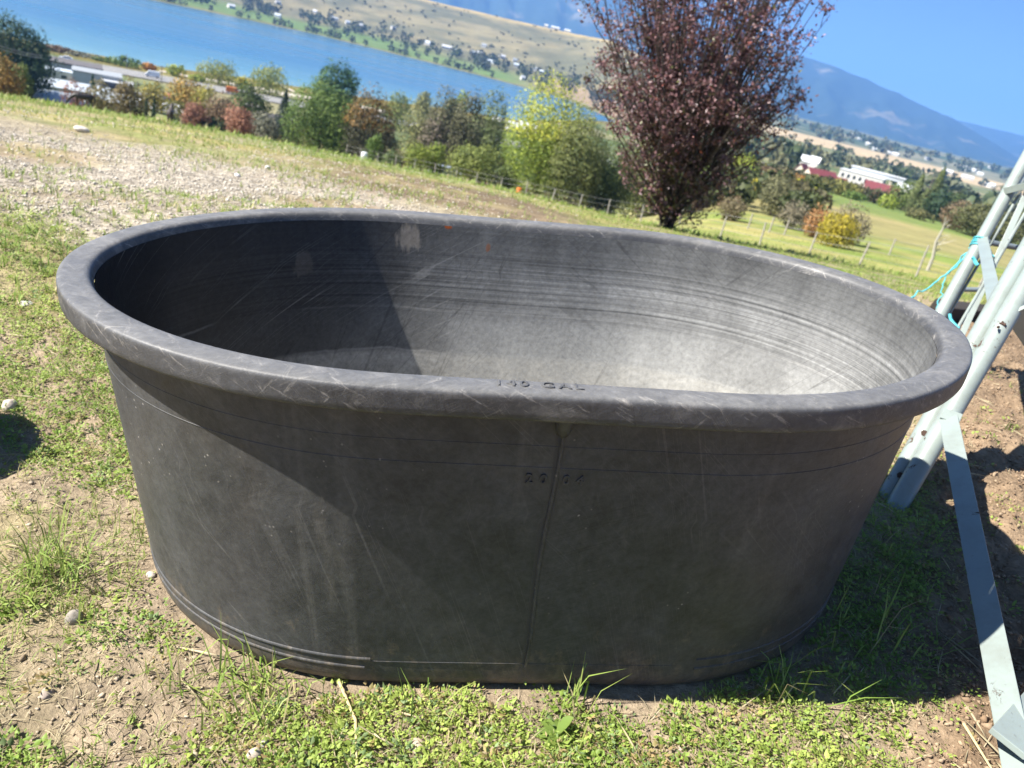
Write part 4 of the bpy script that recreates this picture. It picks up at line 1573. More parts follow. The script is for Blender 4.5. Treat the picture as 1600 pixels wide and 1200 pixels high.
tree('rounded olive brown tree above the crest near the car park', 201, 132, 40, 125, ((.08, .075, .03), (.20, .15, .07)), 'round', 'tree', .05)
tree('left one of two slim dark cedars by the parked cars', 229, 157, 9, 150, DK, 'spruce', 'cedar_tree', cat='tree')
tree('right one of two slim dark cedars by the parked cars', 241, 154, 9, 152, DK, 'spruce', 'cedar_tree', cat='tree')
tree('yellowish olive tree between the white van and the cars', 241, 134, 36, 246, ((.13, .12, .03), (.33, .26, .05)), 'round', 'tree', .05)
tree('olive tree with orange top just below the highway', 294, 129, 52, 215, ((.09, .09, .03), (.40, .23, .05), (.22, .20, .05)), 'round', 'tree', .05)
tree('yellow olive tree right of the orange-topped one', 325, 142, 34, 185, ((.12, .12, .03), (.30, .26, .05)), 'round', 'tree', .05)
tree('rusty brown bush right of the parked cars', 306, 163, 34, 140, RB, 'bush', 'bush', .0, cat='bush')
tree('brown leafed tree below the yellow olive one', 345, 158, 44, 145, BR, 'round', 'tree', .0)
tree('reddish pink autumn bush on the crest of the hill', 376, 171, 38, 112, ((.18, .09, .06), (.34, .17, .11)), 'bush', 'bush', .0, cat='bush')
tree('round dark green tree behind the pinkish autumn bush', 394, 137, 46, 165, ((.03, .055, .02), (.10, .13, .035)), 'round', 'tree', .0)
tree('dark bluish spruce left of the tall green tree', 447, 149, 44, 145, SP, 'spruce', 'spruce_tree')
tree('grey green bush at the foot of the dark spruce', 414, 181, 38, 118, GY, 'bush', 'bush', .0, cat='bush')
tree('tall dark green tree with forked top against the lake', 530, 111, 66, 190, ((.02, .05, .025), (.06, .115, .04)), 'round', 'tree', .2, dens=1.5)
tree('broad olive green tree in front of the forked one', 508, 146, 108, 135, ((.04, .075, .018), (.14, .19, .045)), 'round', 'tree', .0)
tree('dark brownish tree with orange leaves beside the olive one', 583, 156, 72, 128, ((.03, .035, .02), (.22, .12, .03), (.07, .06, .03)), 'round', 'tree', .0)
tree('small bright green sapling by the fence posts', 588, 214, 24, 82, GR, 'bush', 'sapling', .0, cat='sapling')
tree('low green shrub between two crest fence posts', 614, 238, 28, 84, ((.05, .08, .025), (.12, .15, .05)), 'bush', 'bush', .0, cat='bush')
tree('large weeping willow beside the lake with orange lower branches', 343, 99, 52, 366, ((.10, .13, .03), (.30, .30, .07)), 'willow', 'willow_tree', .0)
tree('weeping willow beside the curving white beach path', 424, 107, 48, 364, ((.10, .13, .03), (.28, .29, .06)), 'willow', 'willow_tree', .0)
tree('small yellow bush between the two lakeside willows', 379, 121, 16, 370, YE, 'bush', 'bush', .0, cat='bush')
tree('young green tree by the pale beach left of the willow', 275, 102, 24, 368, YG, 'round', 'tree', .0)
tree('dark green shrub by the lamp pole near the shore', 196, 90, 38, 370, GR, 'bush', 'bush', .0, cat='bush')
tree('orange leafed bush on the pale beach', 233, 100, 16, 372, OR, 'bush', 'bush', .0, cat='bush')
tree('yellow green shrub below the pale beach strip', 308, 118, 20, 362, YG, 'bush', 'bush', .0, cat='bush')
tree('brown shrub among reeds above the white highway car', 88, 72, 30, 380, BR, 'bush', 'bush', .0, cat='bush')
tree('grey green shrub among reeds right of the white car', 130, 84, 36, 378, GY, 'bush', 'bush', .0, cat='bush')
tree('olive shrub in the reeds next to the lamp pole', 165, 92, 30, 374, OL, 'bush', 'bush', .0, cat='bush')
tree('drooping willow right of the dark brownish tree', 627, 150, 38, 330, ((.09, .12, .03), (.22, .23, .06)), 'willow', 'willow_tree', .0)
tree('small round tree alone against the lake water', 665, 146, 22, 392, ((.07, .09, .03), (.18, .17, .05)), 'round', 'tree', .1)
tree('small yellow topped tree in front of the lake', 724, 148, 22, 400, YG, 'round', 'tree', .0)
tree('dull green tree left of the yellow topped lake tree', 708, 157, 24, 396, ((.05, .075, .035), (.11, .13, .06)), 'round', 'tree', .0)
tree('pale grey green half bare tree in the central group', 662, 166, 54, 175, ((.10, .105, .05), (.22, .22, .09)), 'round', 'tree', .05, dens=.6)
tree('brown leafless looking tree behind the twin bushes', 690, 190, 50, 168, ((.11, .085, .065), (.21, .17, .13)), 'round', 'tree', .0, dens=.45)
tree('brownish green spruce left of the central pair', 700, 158, 62, 170, SB, 'round', 'spruce_tree')
tree('brownish green spruce right of the central pair', 738, 160, 50, 165, SB, 'round', 'spruce_tree')
tree('round mid green tree against the lake right of the spruces', 772, 163, 62, 180, ((.055, .08, .03), (.16, .18, .06)), 'round', 'tree', .0)
tree('left one of twin yellow green bushes behind the fence', 656, 229, 36, 86, ((.09, .13, .025), (.22, .25, .04)), 'bush', 'bush', .0, cat='bush')
tree('right one of twin yellow green bushes behind the fence', 684, 227, 34, 88, ((.07, .11, .02), (.20, .23, .04)), 'bush', 'bush', .0, cat='bush')
tree('rounded olive bush right of the twin yellow green bushes', 745, 231, 70, 82, ((.08, .11, .03), (.22, .24, .06)), 'bush', 'bush', .0, cat='bush')
tree('little green bush between the olive bush and yellow tree', 795, 262, 26, 84, ((.07, .10, .03), (.16, .19, .05)), 'bush', 'bush', .0, cat='bush')
tree('big yellow green cottonwood left of the purple plum tree', 872, 148, 125, 96, ((.09, .14, .025), (.42, .40, .05), (.24, .28, .045)), 'round', 'cottonwood_tree', .0, dens=1.7)
tree('olive tree between the yellow cottonwood and the plum tree', 918, 198, 76, 92, ((.06, .08, .028), (.17, .18, .06)), 'round', 'tree', .0)
tree('dark green tree directly behind the plum tree', 962, 226, 76, 98, ((.04, .065, .025), (.12, .15, .05)), 'round', 'tree', .0)
tree('dim green tree showing through the plum leaves', 1030, 232, 90, 120, ((.05, .07, .025), (.15, .16, .05)), 'round', 'tree', .0)
tree('olive tree just right of the plum tree', 1108, 246, 70, 135, OL, 'round', 'tree', .0)
tree('yellow green tree right of the plum crown', 1168, 246, 48, 165, YG, 'round', 'tree', .0)
tree('bright yellow bush below the yellow green tree', 1186, 283, 26, 128, ((.35, .30, .03), (.60, .48, .03)), 'bush', 'bush', .0, cat='bush')
tree('mauve brown bush beside the plum tree', 1142, 279, 36, 112, ((.14, .10, .09), (.24, .18, .15)), 'bush', 'bush', .0, cat='bush')
tree('low brown bush behind the right hand fence', 1150, 313, 40, 70, ((.10, .09, .05), (.20, .16, .09)), 'bush', 'bush', .0, cat='bush')
tree('grey olive leafy tree in the middle of the paddock edge', 1222, 282, 52, 88, ((.08, .085, .045), (.19, .18, .09)), 'round', 'tree', .0)
tree('small orange tree beside the first red roof', 1252, 276, 22, 172, OR, 'round', 'tree', .0)
tree('brilliant yellow green tree in front of the red roofs', 1266, 284, 52, 160, ((.18, .22, .02), (.42, .42, .03)), 'round', 'tree', .0)
tree('tall grey brown bush left of the yellow paddock bush', 1250, 320, 48, 72, ((.10, .09, .06), (.21, .18, .12)), 'bush', 'bush', .0, cat='bush', dens=.8)
tree('orange and red bush beside the yellow paddock bush', 1285, 330, 40, 66, ((.18, .12, .05), (.36, .17, .07)), 'bush', 'bush', .0, cat='bush', dens=.8)
tree('grey twiggy bush behind the yellow paddock bush', 1335, 326, 58, 66, ((.11, .095, .06), (.22, .19, .12)), 'bush', 'bush', .0, cat='bush', dens=.7)
tree('golden yellow bush nearest the paddock fence', 1318, 338, 54, 58, ((.16, .15, .025), (.42, .33, .04)), 'bush', 'bush', .0, cat='bush')
tree('olive tree between the red roofed houses', 1322, 284, 46, 250, ((.09, .10, .03), (.24, .22, .06)), 'round', 'tree', .0)
tree('dark green hedge tree left of the red roofed house', 1338, 301, 34, 240, GR, 'round', 'tree', .0)
tree('lime green tree right of the red roofed house', 1391, 307, 28, 235, ((.13, .18, .03), (.28, .32, .05)), 'round', 'tree', .0)
tree('wide olive tree behind the lime green one', 1425, 288, 50, 262, OL, 'round', 'tree', .0)
tree('tall poplar with two upright plumes', 1466, 258, 44, 240, ((.06, .085, .03), (.15, .17, .06)), 'poplar', 'poplar_tree', leafk=.0018, dens=1.6)
tree('dark conifer at the foot of the tall poplar', 1477, 300, 36, 236, DK, 'round', 'tree', .0)
tree('mid green tree right of the tall poplar', 1497, 305, 32, 244, ((.05, .075, .03), (.11, .14, .05)), 'round', 'tree', .0)
tree('rust topped tree above the dead white tree', 1503, 318, 40, 190, ((.11, .09, .05), (.20, .13, .08)), 'round', 'tree', .0)
tree('dark olive tree behind the pipe frame', 1540, 322, 70, 182, ((.05, .06, .025), (.13, .13, .05)), 'round', 'tree', .0)
tree('dark tree between the two pipe legs', 1590, 338, 80, 176, ((.045, .055, .025), (.12, .12, .045)), 'round', 'tree', .0)
tree('low dark hedge tree left of the dead white tree', 1440, 328, 44, 200, ((.06, .07, .03), (.14, .13, .05)), 'bush', 'bush', .0, cat='bush')
tree('left one of two small blue firs before the tan field', 1240, 238, 16, 620, ((.03, .05, .045), (.06, .09, .07)), 'spruce', 'fir_tree')
tree('right one of two small blue firs before the tan field', 1263, 241, 14, 620, ((.03, .05, .045), (.06, .09, .07)), 'spruce', 'fir_tree')


# dead white tree in the pasture
g = gp(1463, 392, 52)
dt = empty('dead_tree', g)
tag(dt, 'bare white dead tree leaning in the pasture', 'tree')
tip = at(1478, 340, 51) - g
mb = MB()
mid = tip * .5 + np.array([-.1, 0, .15])
mb.tube([(0, 0, -.1), tip * .25 + np.array([.05, 0, 0]), mid, tip * .8 + np.array([.05, 0, 0]), tip], [.11, .10, .075, .05, .02], 8)
mb.build('trunk', M['dead_wood'], dt, smooth=True)
rg = np.random.default_rng(8)
for k in range(9):
    p0 = tip * rg.uniform(.3, .85)
    e_ = p0 + np.array([rg.uniform(.1, .75), rg.normal(0, .3), rg.uniform(.2, .7)])
    mb = MB().tube([p0, (p0 + e_) / 2 + rg.normal(0, .05, 3), e_], [.028, .02, .006], 5)
    mb.build('branch', M['dead_wood'], dt, smooth=True)

# ------------------------------------------------------------------ purple plum tree
pr = 12.4
pg = gp(1040, 356, pr)
plum = empty('plum_tree', pg)
tag(plum, 'purple leaved plum tree standing behind the tank', 'tree')
rg = np.random.default_rng(42)
mb = MB()
LP, LD = [], []
up = np.array([0, 0, 1.0])


def bez(p0, p1, p2, p3, t):
    t = np.asarray(t)[:, None]
    return p0 * (1 - t) ** 3 + 3 * p1 * t * (1 - t) ** 2 + 3 * p2 * t * t * (1 - t) + p3 * t ** 3


stems = []
for k in range(7):
    a = k * 2 * math.pi / 7 + rg.uniform(-.3, .3)
    o = np.array([math.cos(a), math.sin(a), 0]) * .08
    e = np.array([math.cos(a), math.sin(a), 0]) * rg.uniform(.25, .6) + up * rg.uniform(1.0, 1.7)
    pts = bez(o - up * .08, o + up * .4, e * .6 + up * .2, e, np.linspace(0, 1, 7))
    mb.tube(pts, np.linspace(.036, .020, 7), 7)
    stems.append((pts, a))
for k in range(270):
    pts, a0 = stems[rg.integers(0, 7)]
    i = int(rg.integers(1, 7))
    p0 = pts[i]
    a = a0 + rg.normal(0, .55)
    hh = 4.75
    z = .75 + (hh - .75) * rg.uniform(0, 1) ** .95
    prof = np.interp(z, [.4, .9, 1.6, 2.4, 3.2, 4.0, 4.75], [.30, .90, 1.75, 2.1, 2.1, 1.75, 1.1])
    rad = prof * np.sqrt(rg.uniform(.15, 1.0))
    e = np.array([math.cos(a) * rad * (1.0 if math.cos(a) < 0 else .80) - .11 * max(0, z - 1.2), math.sin(a) * rad, z])
    if e[2] < p0[2] + .05 and i > 2:
        p0 = pts[1]
    p1 = p0 + (e - p0) * .35 + up * .02
    p2 = p0 + (e - p0) * .72 - up * .12 * np.linalg.norm(e - p0) * .6 + rg.normal(0, .13, 3)
    p1 = p1 + rg.normal(0, .10, 3)
    tt = np.linspace(0, 1, 9)
    br = bez(p0, p1, p2, e, tt)
    mb.tube(br[::2], np.linspace(.016, .004, 5), 5)
    ln = np.linalg.norm(e - p0)
    nlf = int(125 * min(1.3, .45 + ln * .4))
    # leaves sit in clusters on short side twigs
    nc_ = int(rg.integers(5, 9))
    tc_ = np.sort(rg.uniform(.34, 1.0, nc_))
    cc_ = bez(p0, p1, p2, e, tc_)
    off_ = rg.normal(0, .115, (nc_, 3)) + up * .03
    for q_, o_ in zip(cc_, off_):
        mb.tube([q_, q_ + o_ * .6 + up * .02, q_ + o_], [.005, .004, .002], 4)
    which = rg.integers(0, nc_, nlf)
    c = (cc_ + off_)[which] + rg.normal(0, 1, (nlf, 3)) * rg.uniform(.035, .075, (nc_, 1))[which]
    LP.append(c)
    dirn = unit(e - p0)
    LD.append(np.repeat(dirn[None], nlf, 0))
# a few low suckers round the foot
for k in range(16):
    a = rg.uniform(0, 6.28)
    e = np.array([math.cos(a) * rg.uniform(.2, .75), math.sin(a) * .5, rg.uniform(.25, .75)])
    br = bez(np.array([0, 0, -.05]), e * .3 + up * .1, e * .8, e, np.linspace(0, 1, 6))
    mb.tube(br[::2], [.010, .007, .004], 5)
    c = bez(np.array([0, 0, -.05]), e * .3 + up * .1, e * .8, e, rg.uniform(.35, 1, 34)) + rg.normal(0, .07, (34, 3))
    LP.append(c)
    LD.append(np.repeat(unit(e)[None], 34, 0))
mb.build('trunk', M['bark_dark'], plum, smooth=True)
LP = np.concatenate(LP)
LD = np.concatenate(LD)
n = len(LP)
cl = lerp3((.070, .032, .038), (.25, .135, .135), rg.uniform(0, 1, n) ** 1.3)
gm = rg.uniform(0, 1, n)
lowg = LP[:, 2] < 1.2
cl[(gm < .05) | (lowg & (gm < .22))] = (.12, .12, .045)
cl[gm > .985] = (.30, .08, .06)
dirs = unit(LD * .5 + rg.normal(0, .6, (n, 3)) - up * .25)
s = unit(np.cross(dirs, rg.normal(0, 1, (n, 3))))
l = rg.uniform(.030, .070, n)
V, F = leaf_mesh(LP, dirs, s, l, l * .55, .22)
mesh_np('crown', V, F, M['plum_leaf'], plum, col=np.repeat(cl, 4, 0))

# ------------------------------------------------------------------ fence along the brow and paddock
fu = [541, 563, 589, 618, 647, 679, 712, 745, 783, 822, 863, 905, 950, 1002, 1060, 1125, 1187, 1264, 1343, 1433, 1530, 1640]
fv = [239, 245, 255, 258, 263, 272, 277, 283, 291, 299, 310, 322, 330, 343, 355, 371, 382, 397, 412, 429, 449, 472]
fence = empty('wire_fence', gp(1264, 397, 40))
tag(fence, 'wire fence of weathered wooden posts along the brow and paddock', 'fence')
f0 = np.array(fence.location)
tops = []
rg = np.random.default_rng(77)
for k, (u, v) in enumerate(zip(fu, fv)):
    inv = np.interp(u, [541, 905, 1125, 1433, 1640], [1 / 84, 1 / 62, 1 / 43, 1 / 39, 1 / 38])
    g = gp(u, v, 1 / inv)
    ln = np.array([rg.normal(0, .05), rg.normal(0, .05), 0])
    ht = 1.18 + rg.normal(0, .05)
    mb = MB().tube([g - f0 - up * .2, g - f0 + ln * .5 + up * ht * .5, g - f0 + ln + up * ht], [.048, .045, .042], 8)
    mb.build('post', M['post_wood'], fence, smooth=True)
    tops.append(g - f0 + ln)
for hh in (1.18, .78, .40):
    mb = MB().tube([t + up * (hh + .02 * math.sin(i * 2.1 + hh)) + np.array([0, -.07, 0]) for i, t in enumerate(tops)], .008, 4)
    mb.build('wire', M['wire'], fence)
# short inner fence behind the paddock bushes
inner = empty('wire_fence', gp(1205, 352, 62))
tag(inner, 'shorter inner fence of pale posts behind the paddock bushes', 'fence')
f1 = np.array(inner.location)
tops = []
for u, v in ((1172, 347), (1204, 356), (1228, 359), (1400, 372), (1452, 383)):
    g = gp(u, v, 62)
    MB().tube([g - f1 - up * .2, g - f1 + up * 1.2], [.06, .055], 8).build('post', M['post_wood'], inner, smooth=True)
    tops.append(g - f1)
for hh in (1.05, .6):
    MB().tube([t + up * hh for t in tops], .01, 4).build('wire', M['wire'], inner)

# ------------------------------------------------------------------ highway, lots and beach
def strip(name, label, azs, r_in, r_out, lift, mat, nrad=4, kind='structure'):
    azs = np.asarray(azs, float)
    ri = np.interp(azs, *r_in) if isinstance(r_in, tuple) else np.full(len(azs), r_in)
    ro = np.interp(azs, *r_out) if isinstance(r_out, tuple) else np.full(len(azs), r_out)
    t = np.linspace(0, 1, nrad)
    R2 = ri[None] + (ro - ri)[None] * t[:, None]
    A2 = np.radians(azs)[None] + 0 * R2
    x, y = R2 * np.sin(A2), R2 * np.cos(A2)
    V = np.stack([x, y, height(x, y) + lift], -1)
    ii = np.arange(x.size).reshape(x.shape)
    F = np.stack([ii[:-1, :-1], ii[:-1, 1:], ii[1:, 1:], ii[1:, :-1]], -1).reshape(-1, 4)[:, ::-1]
    o = mesh_np(name, V, F, M[mat])
    if label:
        tag(o, label, None, kind=kind)
    return o


RA = ([-70, -34, -20, -11, 0, 14], [345, 336, 338, 352, 376, 420])
RB_ = ([-70, -34, -20, -11, 0, 14], [368, 357, 358, 373, 398, 442])
azs = np.arange(-70, 14.1, .5)
hw = strip('highway', 'grey two way highway running along the lake', azs, RA, RB_, .35, 'asphalt', 6)
mid_r = ([*RA[0]], [(p + q) / 2 for p, q in zip(RA[1], RB_[1])])


def lane_line(off, w):
    c = ([*RA[0]], [p + off for p in RA[1]])
    e = ([*RA[0]], [p + off + w for p in RA[1]])
    o = strip('lane_marking', None, azs, c, e, .36, 'road_line', 2)
    o.parent = hw
    return o


lane_line(2.6, .35)
lane_line(18.0, .35)
lane_line(10.2, .5)
strip('beach', 'pale sandy beach strip between highway and lake', np.arange(-27.5, -12.9, .4), ([-27.5, -20, -13], [374, 374, 388]), ([-27.5, -20, -13], [379, 389, 402]), .12, 'sand')
strip('car_park', 'paved car park below the highway', np.arange(-31, -25.9, .4), 252, 292, .15, 'asphalt')
a_ = np.linspace(-20.4, -19.2, 14)
strip('path', 'curving white path leading from the beach into the lake', a_, (list(a_), list(np.linspace(412, 386, 14))), (list(a_), list(np.linspace(416, 392, 14))), 1.15, 'sand', 2)


# ------------------------------------------------------------------ buildings
def house(label, pos, L, W, H, RH, rz, wall, roof, name='house', windows=0, door=True, group=None, cat='house', over=.35, flat=False, chimney=False):
    root = empty(name, pos, rz)
    tag(root, label, cat, group)
    mb = MB()
    h, l, w = H, L / 2, W / 2
    if flat:
        mb.box((0, 0, h / 2 - .5), (L, W, h + 1))
        mb.build('wall', M[wall], root)
        MB().box((0, 0, h + RH / 2), (L + over * 2, W + over * 2, max(RH, .2))).build('roof', M[roof], root)
    else:
        v = [(-l, -w, -1), (l, -w, -1), (l, w, -1), (-l, w, -1), (-l, -w, h), (l, -w, h), (l, w, h), (-l, w, h), (-l, 0, h + RH), (l, 0, h + RH)]
        mb.add(v, [(0, 1, 5, 4), (2, 3, 7, 6), (1, 2, 6, 9, 5), (3, 0, 4, 8, 7), (0, 3, 2, 1)])
        mb.build('wall', M[wall], root)
        e = over
        dz = RH * e / w
        r = MB()
        t = .18
        for s_ in (-1, 1):
            q = [(-l - e, s_ * (w + e), h - dz), (l + e, s_ * (w + e), h - dz), (l + e, 0, h + RH + .02), (-l - e, 0, h + RH + .02)]
            q = q + [(x, y, z + t) for x, y, z in q]
            r.add(q, [(0, 1, 2, 3), (4, 7, 6, 5), (0, 4, 5, 1), (1, 5, 6, 2), (2, 6, 7, 3), (3, 7, 4, 0)])
        ro = r.build('roof', M[roof], root)
        if chimney:
            MB().box((l * .4, w * .3, h + RH + .3), (.7, .7, 1.6)).build('chimney', M['cream_wall'], ro)
    for k in range(windows):
        x = -l + L * (k + .7) / (windows + .4)
        wn_ = MB().box((x, -w - .02, h * .55), (min(1.4, L / windows * .5), .10, h * .32)).build('window', M['pane'], root)
        MB().box((x, -w - .06, h * .55 - h * .18), (min(1.5, L / windows * .55), .16, .12)).build('sill', M['white_wall'], wn_)
    if door:
        MB().box((l * .78, -w - .02, 1.0), (.95, .12, 2.1)).build('door', M['dark_wall'], root)
    return root


def rz_of(u, v, extra=0.0):
    return -math.radians(azr(u, v)[0]) + extra


def under_ridge(u, v, r, RH):
    t = at(u, v, r)
    g = np.array([t[0], t[1], float(height(t[0], t[1]))])
    return g, t[2] - g[2] - RH


g1_, h1_ = under_ridge(104, 127, 262, 1.5)
g2_, h2_ = under_ridge(96, 145, 236, 1.6)
house('long white metal roofed shed behind the other white roof', g1_, 21, 8, h1_, 1.5, rz_of(100, 130, -.05), 'grey_wall', 'white_metal', 'shed', 5, cat='shed', group='white roofed sheds')
house('long white metal roofed shed nearest the hill crest', g2_, 23, 9, h2_, 1.6, rz_of(92, 148, -.05), 'grey_wall', 'white_metal', 'shed', 5, cat='shed', group='white roofed sheds')
house('dark flat roofed workshop beside the highway', gp(104, 112, 305), 20, 12, 4.2, .5, rz_of(104, 112, .0), 'grey_wall', 'dark_roof', 'workshop', 4, cat='workshop', flat=True)
house('pale blue awning building with red sign below the workshop', gp(100, 118, 290), 14, 6, 3.0, .3, rz_of(100, 118), 'white_wall', 'white_metal', 'shop', 3, cat='shop', flat=True)
house('light grey block warehouse with grey flat roof', gp(152, 124, 285), 13, 10, 4.6, .4, rz_of(152, 124), 'grey_wall', 'grey_roof', 'warehouse', 0, cat='warehouse', flat=True)
house('small building with bright white flat roof by the warehouse', gp(184, 131, 280), 8, 7, 3.4, .35, rz_of(184, 131), 'dark_wall', 'white_roof', 'shop', 2, cat='shop', flat=True)
house('grey roof half hidden behind the bush right of the horse', gp(172, 152, 230), 10, 8, 2.6, 1.8, rz_of(172, 152), 'grey_wall', 'white_metal', 'house', 0)
house('dark roofed house beyond the round dark green tree', gp(430, 178, 240), 11, 9, 3.0, 2.6, rz_of(430, 178, .5), 'grey_wall', 'dark_roof', 'house', 3)
house('white house left of the cottonwood by the shore', gp(805, 210, 440), 10, 8, 3.0, 2.0, rz_of(805, 210, .3), 'white_wall', 'white_roof', 'house', 3)
house('white cottage touching the cottonwood edge by the shore', gp(823, 205, 452), 9, 7, 3.4, 2.0, rz_of(823, 205), 'white_wall', 'white_roof', 'house', 2)
house('white cottage half hidden in the round green tree', gp(776, 200, 455), 8, 7, 2.8, 1.8, rz_of(776, 200), 'white_wall', 'white_roof', 'house', 2)
# right hand side
house('cream house with dark red roof behind the paddock', gp(1366, 322, 305), 11, 8, 3.6, 2.3, rz_of(1368, 322, .12), 'cream_wall', 'red_roof', 'house', 4, chimney=True, group='red roofed houses')
house('dark red roofed house left of the white hall', gp(1272, 300, 315), 11, 8, 2.6, 3.0, rz_of(1282, 297, .6), 'cream_wall', 'red_roof', 'house', 3, group='red roofed houses')
house('low red roofed wing right of the first red house', gp(1296, 303, 320), 8, 6, 2.4, 2.0, rz_of(1303, 300, .1), 'cream_wall', 'red_roof', 'house', 2, group='red roofed houses')
house('red gable of the leftmost house among yellow trees', gp(1244, 290, 325), 5, 5, 3.2, 3.0, rz_of(1246, 286, 1.2), 'cream_wall', 'red_roof', 'house', 1, group='red roofed houses')
g3_, h3_ = under_ridge(1350, 271, 480, .5)
hall = house('big white hall with long stepped flat roofs', g3_, 23, 13, h3_, .5, rz_of(1360, 290, -.12), 'white_wall', 'white_roof', 'hall', 7, cat='hall', flat=True)
MB().box((6, 10, h3_ + 2.6), (29, 9, .5)).build('upper_roof', M['white_roof'], hall)
MB().box((6, 10, h3_ + 1.4), (28, 8, 2.0)).build('upper_wall', M['grey_wall'], hall)
house('long white shed right of the big white hall', gp(1426, 299, 520), 18, 9, 3.2, 2.0, rz_of(1426, 299), 'white_wall', 'white_roof', 'shed', 3, cat='shed')
house('white tent roofed barn behind the dead tree', gp(1503, 317, 330), 7, 6, 2.2, 1.6, rz_of(1503, 317), 'white_wall', 'white_roof', 'barn', 0, cat='barn')
ordn = ['first', 'second', 'third', 'fourth', 'fifth', 'sixth', 'seventh', 'eighth', 'ninth', 'tenth', 'eleventh', 'twelfth', 'thirteenth', 'fourteenth', 'fifteenth', 'sixteenth', 'seventeenth', 'eighteenth', 'nineteenth', 'twentieth', 'twenty-first', 'twenty-second', 'twenty-third']
fh = sorted([(564, 42, 5), (614, 45, 6), (668, 69, 10), (699, 76, 16), (716, 82, 10), (739, 84, 5), (749, 85, 10), (756, 73, 7), (769, 89, 5), (784, 90, 9), (804, 96, 6), (806, 104, 7), (835, 110, 5), (847, 115, 9), (816, 124, 6), (434, 6, 7), (434, 27, 8), (361, 12, 9), (522, 31, 10), (543, 37, 6), (492, 20, 5)])
rg = np.random.default_rng(55)
for k, (u, v, w) in enumerate(fh):
    g = ground_at(u, v + 1.0)
    r = math.hypot(g[0], g[1])
    L_ = max(w / FPX * r, 6)
    house(f'tiny pale house across the lake, {ordn[k]} from the left', g, L_, min(L_ * .8, 9), 3.4, 2.4, rz_of(u, v, rg.uniform(-.6, .6)), 'white_wall', ['white_roof', 'grey_roof', 'white_metal'][k % 3], 'house', 0, False, 'houses across the lake')
house('long pale greenhouse across the lake beside a red tree', ground_at(766, 98), 24, 7, 2.4, 2.2, rz_of(766, 98, -.55), 'white_metal', 'white_metal', 'greenhouse', 0, False, None, 'greenhouse')
for k, (u, v, w) in enumerate([(852, 47, 5), (866, 51, 12), (885, 55, 9)]):
    g = at(u, v, 1960)
    g[2] = float(height(g[0], g[1]))
    house(['leftmost', 'middle', 'last'][k] + ' white house on the golden ridge across the lake', g, w / FPX * 1960, 8, 4, 2.5, rz_of(u, v), 'white_wall', 'white_roof', 'house', 0, False, 'houses on the ridge')
rh = sorted([(1255, 262, 8), (1269, 263, 7), (1334, 211, 5), (1343, 218, 6), (1355, 226, 6), (1365, 234, 6), (1384, 239, 12), (1396, 242, 12), (1447, 249, 5), (1476, 269, 9), (1484, 271, 5), (1507, 263, 9), (1516, 266, 12), (1530, 273, 8), (1510, 279, 14), (1545, 292, 12), (1550, 263, 10)])
for k, (u, v, w) in enumerate(rh):
    g = ground_at(u, v + 1.2)
    r = math.hypot(g[0], g[1])
    L_ = max(w / FPX * r, 6)
    house(f'tiny white building on the far valley floor, {ordn[k]} from the plum tree', g, L_, min(L_ * .7, 16), 4.5, 3, rz_of(u, v, rg.uniform(-.3, .3)), 'white_wall', 'white_roof', 'building', 0, False, 'buildings on the valley floor', 'building')


# ------------------------------------------------------------------ vehicles
def dup(root, loc, rz, label, group):
    r = root.copy()
    COL.objects.link(r)
    r.location = loc
    r.rotation_euler = (0, 0, rz)
    r['label'] = label
    r['group'] = group
    for ch in list(root.children):
        c = ch.copy()
        COL.objects.link(c)
        c.parent = r
        for g in list(ch.children):
            d = g.copy()
            COL.objects.link(d)
            d.parent = c
    return r


def extrude_profile(pts, w, inset=.08):
    """side profile in x, z pulled across y, slightly narrower at the top"""
    n = len(pts)
    zmax = max(p[1] for p in pts)
    v = []
    for s_ in (-1, 1):
        for x, z in pts:
            v.append((x, s_ * (w / 2 - inset * max(0, (z - .9)) / max(zmax - .9, .1)), z))
    f = [tuple(range(n))[::-1], tuple(range(n, 2 * n))]
    for i in range(n):
        j = (i + 1) % n
        f.append((i, j, n + j, n + i))
    return MB().add(v, f)


